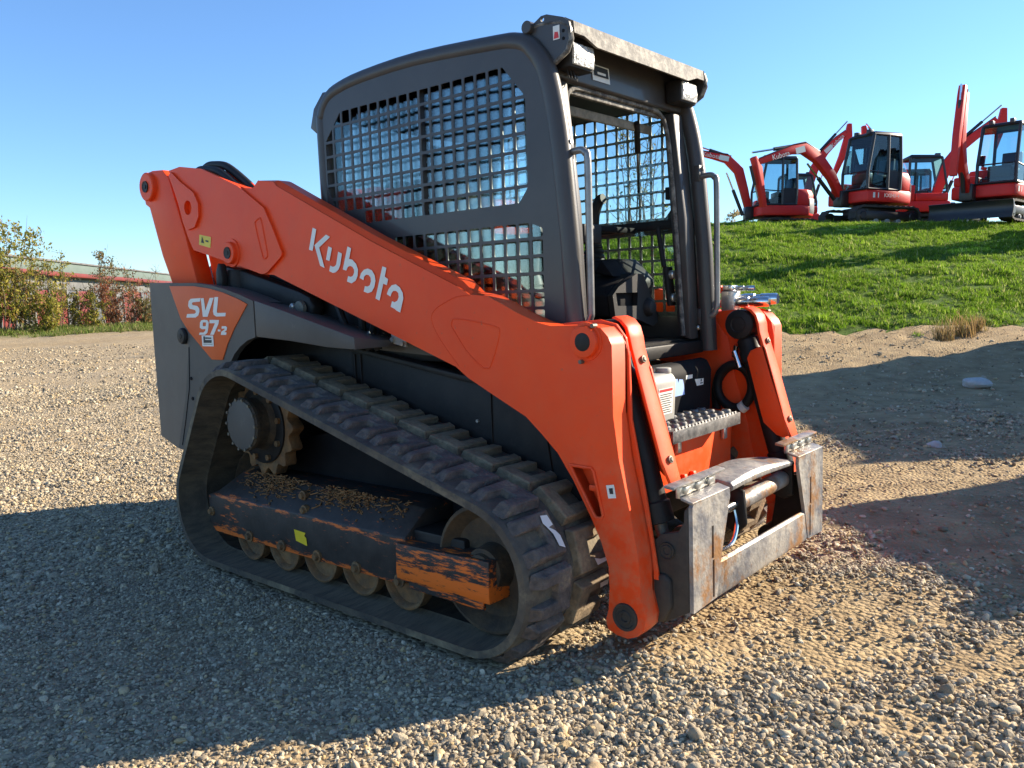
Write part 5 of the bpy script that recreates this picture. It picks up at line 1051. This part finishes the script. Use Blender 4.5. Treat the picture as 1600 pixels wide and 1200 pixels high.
    posts = [[(fx(0.98), 0.76, 0.98), (fx(1.45), 0.76, 1.45), (fx(2.42), 0.74, 2.42)], [(fx(0.98), -0.14, 0.98), (fx(1.45), -0.14, 1.45), (fx(2.42), -0.12, 2.42)],
             [(0.16, 0.77, 0.98), (0.16, 0.77, 1.5), (0.16, 0.75, 2.42)], [(-0.30, 0.76, 0.98), (-0.32, 0.76, 1.5), (-0.30, 0.72, 2.42)], [(-0.30, -0.14, 0.98), (-0.32, -0.14, 1.5), (-0.30, -0.12, 2.42)]]
    for q in posts: add_tube(cb, q, 0.042, 8)
    for a, b in ((0, 2), (2, 3), (3, 4), (0, 1), (4, 1)):
        for t_ in (0, 2): add_tube(cb, [posts[a][t_], posts[b][t_]], 0.036, 6)
    add_tube(cb, [posts[0][1], posts[1][1]], 0.02, 6); add_tube(cb, [posts[0][1], (0.16, 0.77, 1.40)], 0.02, 6)
    cab_ = fin('cab', cb, XBLACK, root)
    bm = bmesh.new(); add_loft_ng(bm, [[(0.68, -0.16, 2.42), (0.68, 0.78, 2.42), (-0.34, 0.77, 2.42), (-0.34, -0.16, 2.42)], [(0.62, -0.12, 2.50), (0.62, 0.74, 2.50), (-0.28, 0.73, 2.52), (-0.28, -0.12, 2.52)]]); fin('cab_roof', bm, XBLACK, cab_, 0.03)
    def quad(nm, a, b, c, d, mat): return flat(nm, [Vector(a), Vector(b), Vector(c), Vector(d)], mat, cab_)
    quad('pane', posts[0][1], posts[1][1], posts[1][2], posts[0][2], TINT); quad('pane', posts[0][0], posts[1][0], posts[1][1], posts[0][1], TINT)
    if not door_open: quad('pane', posts[0][1], (0.16, 0.77, 1.40), posts[2][2], posts[0][2], TINT); quad('pane', posts[0][0], posts[2][0], (0.16, 0.77, 1.40), posts[0][1], TINT)
    quad('pane', posts[2][1], posts[3][1], posts[3][2], posts[2][2], TINT); quad('door_panel', posts[2][0], posts[3][0], posts[3][1], posts[2][1], XBLACK)
    quad('pane', posts[3][1], posts[4][1], posts[4][2], posts[3][2], TINT); quad('pane', posts[4][1], posts[1][1], posts[1][2], posts[4][2], TINT)
    quad('rear_panel', posts[3][0], posts[4][0], posts[4][1], posts[3][1], XBLACK)
    bm = bmesh.new(); add_loft_ng(bm, [[(-0.15 + t_ * -0.08, yy, 1.0 + t_ * 0.85) for yy in (0.08, 0.55)] + [(-0.27 + t_ * -0.08 if t_ else -0.30 + 0.1, yy, 1.0 + t_ * 0.85) for yy in (0.55, 0.08)] for t_ in (0, 1)]); add_box(bm, (-0.2, 0.08, 1.25), (0.3, 0.55, 1.40)); fin('seat', bm, XBLACK, cab_, 0.02)
    bm = bmesh.new(); add_box(bm, (0.30, -0.10, 0.98), (0.80, 0.70, 1.12)); add_box(bm, (0.52, 0.05, 1.1), (0.74, 0.60, 1.42)); add_box(bm, (-0.28, -0.12, 0.98), (0.4, 0.72, 1.22)); fin('dashboard', bm, XBLACK, cab_, 0.03)
    bm = bmesh.new(); add_box(bm, (0.55, 0.50, 2.44), (0.72, 0.60, 2.56)); add_box(bm, (0.50, 0.0, 2.46), (0.66, 0.10, 2.57)); fin('work_light', bm, XBLACK, cab_, 0.01)
    # swing bracket, boom, stick and cylinders (boom sits right of the cab)
    by = boom_y if boom_y is not None else -0.02 if head == 0 else -0.05
    bm = bmesh.new(); add_box(bm, (0.80, by - 0.16, 0.55), (1.12, by + 0.16, 0.98)); fin('swing_bracket', bm, XBLACK, root, 0.03)
    bw = [w_ * 0.72 for w_ in bw]; sw = [w_ * 0.75 for w_ in sw]; bpoly = ribbon(boom, bw); bm = bmesh.new(); add_plate(bm, bpoly, by - 0.095, by + 0.095); bo = fin('boom', bm, XRED, root, 0.015)
    spoly = ribbon(stick, sw); bm = bmesh.new(); add_plate(bm, spoly, by - 0.085, by + 0.085); so = fin('stick', bm, XRED, root, 0.012)
    kn = Vector((boom[len(boom) // 2][0], 0, boom[len(boom) // 2][1])); b0 = Vector((boom[0][0], 0, boom[0][1])); tip = Vector((boom[-1][0], 0, boom[-1][1]))
    d0 = (kn - b0).normalized(); side = Vector((d0.z, 0, -d0.x)) * 0.30
    def cylinder(nm, a, b, r):
        a, b = Vector(a), Vector(b); c = a.lerp(b, 0.6); ob = part_cyl(nm, a, c, r, XBLACK, root, 10); part_cyl('rod', c, b, r * 0.5, CHROME, ob, 8)
    cylinder('boom_cylinder', (boom[0][0] + 0.22, by, boom[0][1] - 0.05), kn.lerp(b0, 0.2) + side * 0.6 + Vector((0, by, 0)), 0.055)
    d1 = (tip - kn).normalized(); up = Vector((-d1.z, 0, d1.x)); up = up if up.z > 0 else -up
    s0 = Vector((stick[0][0], by, stick[0][1]))
    cylinder('stick_cylinder', kn.lerp(b0, 0.1) + up * 0.26 + Vector((0, by, 0)), s0 + up * 0.12, 0.05)
    mid = Vector((stick[0][0], by, stick[0][1])).lerp(Vector((stick[-1][0], by, stick[-1][1])), 0.15); en = Vector((stick[0][0], by, stick[0][1])).lerp(Vector((stick[-1][0], by, stick[-1][1])), 0.8)
    od = Vector((d1.x, 0, d1.z)) * 0.14
    cylinder('bucket_cylinder', mid + od, en + od * 0.8, 0.04)
    bm = bmesh.new(); add_tube(bm, [(q[0], by + 0.06, q[1] + w_ * 0.62) for q, w_ in zip(boom, bw)], 0.018, 6); fin('boom_hose', bm, XBLACK, root)
    side_y = by + text_side * 0.099
    # lettering along the outer half of the boom
    ang_ = math.atan2(d1.z, d1.x); c_ = kn.lerp(tip, 0.55)
    if maker:
        X = Vector((d1.x, 0, d1.z)) * (-1 if text_side > 0 else 1); Yv = Vector((0, text_side, 0)).cross(X)
        Mx = Matrix(((X.x, Yv.x, 0, c_.x), (X.y, Yv.y, text_side, side_y), (X.z, Yv.z, 0, c_.z), (0, 0, 0, 1)))
        text_part('Kubota', 0.20, WHITE, bo, Mx)
        c2 = kn.lerp(tip, 0.12); flat('decal', [Vector((c2.x, side_y, c2.z)) + X * a_ + Yv * b_ for a_, b_ in ((-0.16, -0.08), (0.16, -0.08), (0.16, 0.08), (-0.16, 0.08))], WHITE, bo)
    if name_text:
        Mx = Matrix(((-1, 0, 0, 0.02), (0, 0, 1, 0.806), (0, 1, 0, 0.81), (0, 0, 0, 1)))
        text_part(name_text, 0.15, WHITE, ho, Mx)
        flat('badge', [(0.48, 0.805, 0.74), (0.66, 0.775, 0.74), (0.66, 0.775, 0.88), (0.48, 0.805, 0.88)], WHITE, ho)
    return root
excavator(1357, 23.0, -158, -165, [(1.0, 0.80), (1.35, 1.35), (1.85, 1.82), (2.35, 2.04), (2.75, 1.98), (3.85, 1.60)], [0.26, 0.34, 0.40, 0.38, 0.30, 0.20], [(4.0, 1.72), (3.85, 1.45), (3.62, 0.45)], [0.16, 0.26, 0.16],
          'red excavator with boom arched left in front of another, middle of the hilltop row', 'KX040-4', blade=False, size=0.98)
excavator(1217, 26.0, -178, -172, [(0.95, 0.75), (1.15, 1.5), (1.35, 2.15), (1.75, 2.52), (2.2, 2.62), (2.75, 2.72)], [0.26, 0.36, 0.42, 0.36, 0.26, 0.18], [(2.85, 2.85), (2.78, 2.55), (2.66, 1.1)], [0.16, 0.24, 0.14],
          'leftmost red excavator on the hilltop, boom folded down beside the cab handle', dz=-0.05)
excavator(1238, 29.5, 0, -12, [(0.45, 1.1), (0.58, 2.0), (0.80, 2.75), (1.15, 3.3), (1.55, 3.72), (1.90, 4.0)], [0.28, 0.36, 0.40, 0.36, 0.30, 0.22], [(2.02, 4.32), (2.0, 3.9), (1.78, 3.1), (1.45, 2.3)], [0.18, 0.34, 0.30, 0.18],
          'rear red excavator whose tall boom peaks between the two arched booms', text_side=-1)
excavator(1423, 29.0, 175, 170, [(0.5, 1.0), (0.75, 2.0), (1.0, 2.9), (1.25, 3.5), (1.5, 3.85), (1.72, 4.02)], [0.28, 0.36, 0.40, 0.36, 0.30, 0.24], [(1.86, 4.2), (1.8, 3.9), (1.55, 3.0), (1.3, 2.2)], [0.18, 0.30, 0.28, 0.18],
          'red excavator half hidden behind the middle one, dark cab showing', maker=False)
excavator(1548, 21.8, -138, -140, [(1.05, 0.80), (1.45, 1.40), (1.66, 2.0), (1.64, 2.5), (1.58, 2.9), (1.54, 3.18)], [0.26, 0.32, 0.36, 0.30, 0.24, 0.18], [(1.68, 3.34), (1.72, 3.1), (1.90, 2.1), (2.0, 1.1)], [0.16, 0.24, 0.22, 0.14],
          'rightmost red excavator with upright folded boom and dozer blade', 'KX057-5', size=0.99, maker=False, boom_y=-0.30)
excavator(1430, 25.5, -8, -20, [(0.45, 0.8), (0.62, 1.5), (0.85, 2.2), (1.25, 2.75), (1.75, 3.15), (2.25, 3.55)], [0.30, 0.40, 0.46, 0.42, 0.34, 0.26], [(2.45, 3.90), (2.42, 3.45), (2.2, 2.7), (1.95, 2.0)], [0.20, 0.36, 0.30, 0.18],
          'red excavator with curved boom rising behind the rightmost machine', text_side=-1, maker=False, blade=False)

excavator(1735, 19.4, -150, -155, [(1.0, 0.80), (1.25, 1.6), (1.5, 2.3), (1.9, 2.8), (2.4, 3.1), (3.0, 3.2)], [0.28, 0.34, 0.40, 0.36, 0.30, 0.20], [(3.2, 3.3), (3.15, 3.0), (3.0, 2.0), (2.9, 1.2)], [0.18, 0.28, 0.24, 0.16],
          'unseen red excavator added beyond the right edge of the picture for its shadow on the bank', maker=False)  # unseen machine, put here to throw shadow bands across the bank
# ------------------------------------------------------------------ long low building at the left
BR = pm('building_red', (0.17, 0.014, 0.010), (0.11, 0.014, 0.010), 2, 0.6); BW = pm('building_white', (0.15, 0.15, 0.145), (0.09, 0.09, 0.09), 2, 0.6)
BG = pm('building_pale_green', (0.10, 0.135, 0.115), (0.085, 0.12, 0.10), 1.5, 0.6); BD = pm('building_dark_grey', (0.06, 0.064, 0.07), (0.10, 0.10, 0.105), 2, 0.6)
(ax_, ay_), (bx_, by_) = [tuple(float(v[0]) for v in to_xy(np.array([l]), np.array([d]))) for l, d in ((-21.2, 31.0), (-27.0, 72.0))]
BL = empty('building', (ax_, ay_, 0.30), math.atan2(by_ - ay_, bx_ - ax_)); LB = math.hypot(bx_ - ax_, by_ - ay_)
tagp(BL, 'long low building with red roof edge and pale green parapet behind the shrubs', 'building')
part_box('wall', (0, 0.0, 0), (LB, 8, 2.45), BD, BL, 0)
part_box('upper_wall', (0, -0.05, 2.0), (LB, 0.0, 2.62), BW, BL, 0.004)
part_box('roof_edge', (-0.4, -0.55, 2.62), (LB, 8.2, 2.84), BR, BL, 0.03)
part_box('parapet', (0, 0.3, 2.84), (LB, 7.5, 3.42), BG, BL, 0.004); part_box('parapet_cap', (-0.1, 0.2, 3.42), (LB, 7.6, 3.52), BW, BL, 0.02)
k = 0; xx = 0.4
while xx < LB - 2:
    w = (1.5, 2.0, 1.2, 1.8)[k % 4]; mt = (BR, BD, BR, BW, BR, BR, BD)[k % 7]
    part_box('wall_panel', (xx, -0.06, 0.05), (xx + w, 0.0, 1.95), mt, BL, 0.01)
    part_box('wall_post', (xx + w + 0.05, -0.12, 0), (xx + w + 0.2, 0.0, 2.0), BW if k % 2 else BD, BL, 0.01); xx += w + 0.25; k += 1

# ------------------------------------------------------------------ shrubs and trees
BARK = pm('bark', (0.11, 0.085, 0.06), (0.20, 0.165, 0.12), 9, 0.9, bump=0.3, bscale=30)
def leaves_mesh(name, pts, size, seed):
    q = np.random.RandomState(seed); n = len(pts); P = np.array(pts); a = q.rand(n, 3) * 6.28
    U = np.stack([np.cos(a[:, 0]) * np.cos(a[:, 1]), np.sin(a[:, 0]) * np.cos(a[:, 1]), np.sin(a[:, 1])], 1)
    W = np.cross(U, np.stack([np.cos(a[:, 2]), np.sin(a[:, 2]), 0.3 + 0 * a[:, 0]], 1)); W /= np.linalg.norm(W, axis=1)[:, None] + 1e-6
    s = size * np.exp(q.randn(n) * 0.3)[:, None]
    V = np.stack([P - U * s, P + W * s * 0.45, P + U * s, P - W * s * 0.45], 1).reshape(-1, 3)
    F = np.arange(4 * n).reshape(n, 4)
    me = bpy.data.meshes.new(name); me.from_pydata(V.tolist(), [], F.tolist()); return me
def shrub(nm, px, D, H, W, stems, twigs, nleaf, lsize, mat, label, cat, group, z=None, bare_top=0.0, seed=0, low=0.15, thick=0.02):
    q = random.Random(seed); L = px_at(px, D); x, y = to_xy(np.array([L]), np.array([D])); x, y = float(x[0]), float(y[0])
    if z is None: z = float(ground_z(np.array([x]), np.array([y]))[0])
    root = tagp(empty(nm, (x, y, z)), label, cat, group)
    bm = bmesh.new(); spots = []
    for i in range(stems):
        a = q.uniform(0, 6.28); r = W * q.uniform(0.1, 0.5); h = H * q.uniform(0.65, 1.0)
        p0 = Vector((math.cos(a) * 0.1 * W, math.sin(a) * 0.1 * W, -0.05)); p3 = Vector((math.cos(a) * r, math.sin(a) * r, h))
        p1 = p0.lerp(p3, 0.35) + Vector((q.uniform(-1, 1), q.uniform(-1, 1), 0)) * 0.08 * W; p2 = p0.lerp(p3, 0.7) + Vector((q.uniform(-1, 1), q.uniform(-1, 1), 0)) * 0.1 * W
        path = smooth_path([p0, p1, p2, p3], 4); n = len(path)
        add_tube(bm, path, thick, 5, radii=[thick * (1 - 0.85 * j / (n - 1)) for j in range(n)])
        for t in range(twigs):
            f = q.uniform(low, 0.97); c = path[int(f * (n - 1))]; b = q.uniform(0, 6.28); l = (0.35 - 0.2 * f) * H * q.uniform(0.4, 1.0)
            e = c + Vector((math.cos(b) * l * 0.7, math.sin(b) * l * 0.7, l * q.uniform(0.25, 0.9))); m = c.lerp(e, 0.5) + Vector((0, 0, -0.06 * l))
            add_tube(bm, [c, m, e], 0, 4, radii=[thick * 0.4, thick * 0.28, thick * 0.1])
            spots.append((c, m, e))
    fin('trunk', bm, BARK, root)
    if nleaf and spots:
        pts = []
        for i in range(nleaf):
            c, m, e = q.choice(spots); f = q.random(); b = c.lerp(m, f * 2) if f < 0.5 else m.lerp(e, f * 2 - 1)
            if b.z > H * (1 - bare_top) and q.random() < 0.85: continue
            pts.append((b.x + q.gauss(0, 0.05) * W * 0.6, b.y + q.gauss(0, 0.05) * W * 0.6, b.z + q.gauss(0, 0.04) * H * 0.5))
        link('crown', leaves_mesh('crown', pts, lsize, seed), mat, root)
    return root
YG = leafmat('yellow_green_leaves', [(0.0, (0.10, 0.13, 0.02)), (0.4, (0.22, 0.22, 0.03)), (0.75, (0.36, 0.29, 0.05)), (1.0, (0.30, 0.18, 0.06))])
OL = leafmat('olive_leaves', [(0.0, (0.08, 0.10, 0.03)), (0.5, (0.17, 0.16, 0.05)), (0.8, (0.26, 0.17, 0.06)), (1.0, (0.30, 0.09, 0.04))])
RD = leafmat('red_brown_leaves', [(0.0, (0.13, 0.07, 0.04)), (0.5, (0.26, 0.10, 0.05)), (0.8, (0.34, 0.16, 0.06)), (1.0, (0.40, 0.05, 0.03))])
SG = 'shrubs along the far left edge of the lot'
shrub('shrub', 5, 30.0, 4.6, 3.0, 12, 16, 6630, 0.054, YG, 'dense yellow-green shrub at the left edge of the picture', 'shrub', SG, seed=1, bare_top=0.12)
shrub('shrub', -40, 29.0, 5.2, 3.4, 12, 16, 6375, 0.054, YG, 'tall yellow-green shrub cut off by the left picture edge', 'shrub', SG, seed=2, bare_top=0.15)
shrub('shrub', 42, 31.0, 3.3, 2.4, 10, 14, 3315, 0.050, OL, 'olive shrub next to the dense yellow-green one', 'shrub', SG, seed=3, bare_top=0.3)
shrub('shrub', 72, 30.5, 1.5, 2.0, 12, 12, 3315, 0.043, YG, 'low bright yellow-green shrub at the foot of the wall', 'shrub', SG, seed=4)
shrub('shrub', 96, 33.0, 3.4, 1.9, 8, 12, 1657, 0.050, YG, 'shrub with yellow leaves rising past the parapet', 'shrub', SG, seed=5, bare_top=0.1)
shrub('shrub', 128, 35.0, 2.4, 2.2, 9, 12, 1530, 0.047, OL, 'thin brownish shrub in front of the dark wall panel', 'shrub', SG, seed=6, bare_top=0.3)
shrub('shrub', 150, 34.0, 1.6, 2.2, 10, 12, 1912, 0.043, YG, 'small yellow-green shrub in front of the bright red panel', 'shrub', SG, seed=7)
shrub('shrub', 176, 36.0, 3.6, 1.9, 8, 13, 1147, 0.050, OL, 'tall thin shrub with a leafy tip above the roof', 'shrub', SG, seed=8, bare_top=0.05)
shrub('shrub', 196, 35.0, 2.6, 2.6, 10, 13, 2167, 0.047, RD, 'red-brown shrub beside the grey fender', 'shrub', SG, seed=9, bare_top=0.2)
shrub('shrub', 222, 36.0, 2.9, 2.4, 9, 14, 892, 0.047, OL, 'nearly bare twiggy shrub just left of the loader', 'shrub', SG, seed=10, bare_top=0.3)
shrub('shrub', 240, 35.0, 1.4, 2.0, 11, 12, 2040, 0.043, OL, 'low grey-green bush touching the fender edge', 'shrub', SG, seed=11)
def hz_at(px, D):
    x, y = to_xy(np.array([px_at(px, D)]), np.array([D])); return float(hill_z(x, y)[0])
TG = 'bare young trees behind the cab'
shrub('bare_tree', 992, 25.0, 4.4, 1.6, 4, 16, 120, 0.05, YG, 'bare young tree seen through the cab, left one', 'tree', TG, z=hz_at(992, 25.0), seed=21, thick=0.028, low=0.1)
shrub('bare_tree', 1018, 27.0, 4.2, 1.5, 4, 16, 90, 0.05, YG, 'bare young tree seen through the cab, right one', 'tree', TG, z=hz_at(1018, 27.0), seed=22, thick=0.028, low=0.1)
shrub('autumn_tree', 1108, 62.0, 5.2, 5.5, 14, 16, 2600, 0.16, leafmat('pale_autumn_leaves', [(0.0, (0.22, 0.17, 0.12)), (0.5, (0.34, 0.27, 0.18)), (1.0, (0.45, 0.32, 0.12))]), 'pale leafless-looking autumn tree far behind the hilltop', 'tree', None, z=1.6, seed=23, thick=0.06)
WEED = leafmat('dry_weed_blades', [(0.0, (0.30, 0.19, 0.08)), (0.6, (0.42, 0.29, 0.13)), (1.0, (0.22, 0.20, 0.06))])
for i, (px, D, s) in enumerate(((1505, 11.9, 1.0), (1478, 11.7, 0.7), (1530, 12.0, 0.6))):
    x, y = to_xy(np.array([px_at(px, D)]), np.array([D])); me = tuft(60 + i, 110, 0.42 * s, 0.006, 0.22 * s, 0.9); me.materials.append(WEED)
    o = link('dry_weed', me, None); o.location = (float(x[0]), float(y[0]), max(float(ground_z(x, y)[0]), float(hill_z(x, y)[0])) - 0.02)
    tagp(o, ('largest tan dry weed clump at the foot of the grass bank', 'small tan weed left of the largest dry clump', 'small tan weed right of the largest dry clump')[i], 'weed', 'dry weeds at the foot of the bank')
def rock(px, py_D, size, mat, label, seed):
    L = px_at(px, py_D); x, y = to_xy(np.array([L]), np.array([py_D])); bm = bmesh.new(); bmesh.ops.create_icosphere(bm, subdivisions=3, radius=0.5)
    q = random.Random(seed); ph = [q.uniform(0, 6) for _ in range(6)]
    for v in bm.verts:
        c = v.co; f = 1 + 0.14 * math.sin(5 * c.x + ph[0]) + 0.12 * math.sin(7 * c.y + ph[1]) + 0.1 * math.sin(9 * c.z + ph[2] + 4 * c.x); v.co = Vector((c.x * size * 1.3 * f, c.y * size * f, c.z * size * 0.7 * f))
    o = fin('stone', bm, mat, None, smooth=30); o.location = (float(x[0]), float(y[0]), float(ground_z(x, y)[0]) + size * 0.2); tagp(o, label, 'stone')
ROCKT = pm('tan_stone', (0.42, 0.29, 0.15), (0.30, 0.22, 0.13), 30, 0.9, bump=0.5, bscale=60); ROCKG = pm('pale_stone', (0.48, 0.47, 0.44), (0.38, 0.37, 0.34), 20, 0.9, bump=0.4, bscale=40)
rock(912, 1.93, 0.042, ROCKT, 'tan stone at the bottom edge of the picture', 1)
rock(1528, 9.0, 0.22, ROCKG, 'pale flat stone in the shade at the right', 2)
rock(1468, 5.9, 0.085, ROCKG, 'small white stone at the rim of the shade right of the coupler', 3)

# ------------------------------------------------------------------ unseen boxes added past the right edge to cast shadows into the picture
CASTER = pm('shadow_caster_blue', (0.05, 0.10, 0.20), (0.07, 0.12, 0.22), 2, 0.6)
def shadow_caster(L, D, size, rot, label):
    x, y = to_xy(np.array([L]), np.array([D])); r_ = tagp(empty('unseen_shadow_caster', (float(x[0]), float(y[0]), float(ground_z(x, y)[0])), rot), label, 'shadow_caster', 'unseen shadow casters added right of the view')
    lx, ly, lz = size
    part_box('body', (-lx / 2, -ly / 2, 0.12), (lx / 2, ly / 2, lz), CASTER, r_, 0.02)
    n_ = int(lx / 0.3)
    for s in (-1, 1):
        for i in range(n_): part_box('rib', (-lx / 2 + 0.1 + i * 0.3, s * ly / 2, 0.25), (-lx / 2 + 0.25 + i * 0.3, s * (ly / 2 + 0.03), lz - 0.12), CASTER, r_, 0)
    for sx in (-1, 1):
        for s in (-1, 1): part_box('corner_post', (sx * (lx / 2 - 0.08) - 0.08, s * ly / 2 - 0.07, 0), (sx * (lx / 2 - 0.08) + 0.08, s * ly / 2 + 0.07, lz + 0.02), CASTER, r_, 0.01)
shadow_caster(10.6, 9.85, (4.2, 2.4, 3.1), math.atan2(HD.y, HD.x) - 0.05, 'large blue steel container added unseen beyond the right edge of the picture for its shadow')
shadow_caster(6.35, 4.95, (1.5, 2.0, 1.75), math.atan2(HD.y, HD.x) + 0.1, 'small blue steel container added unseen beyond the right edge near the camera for its shadow')
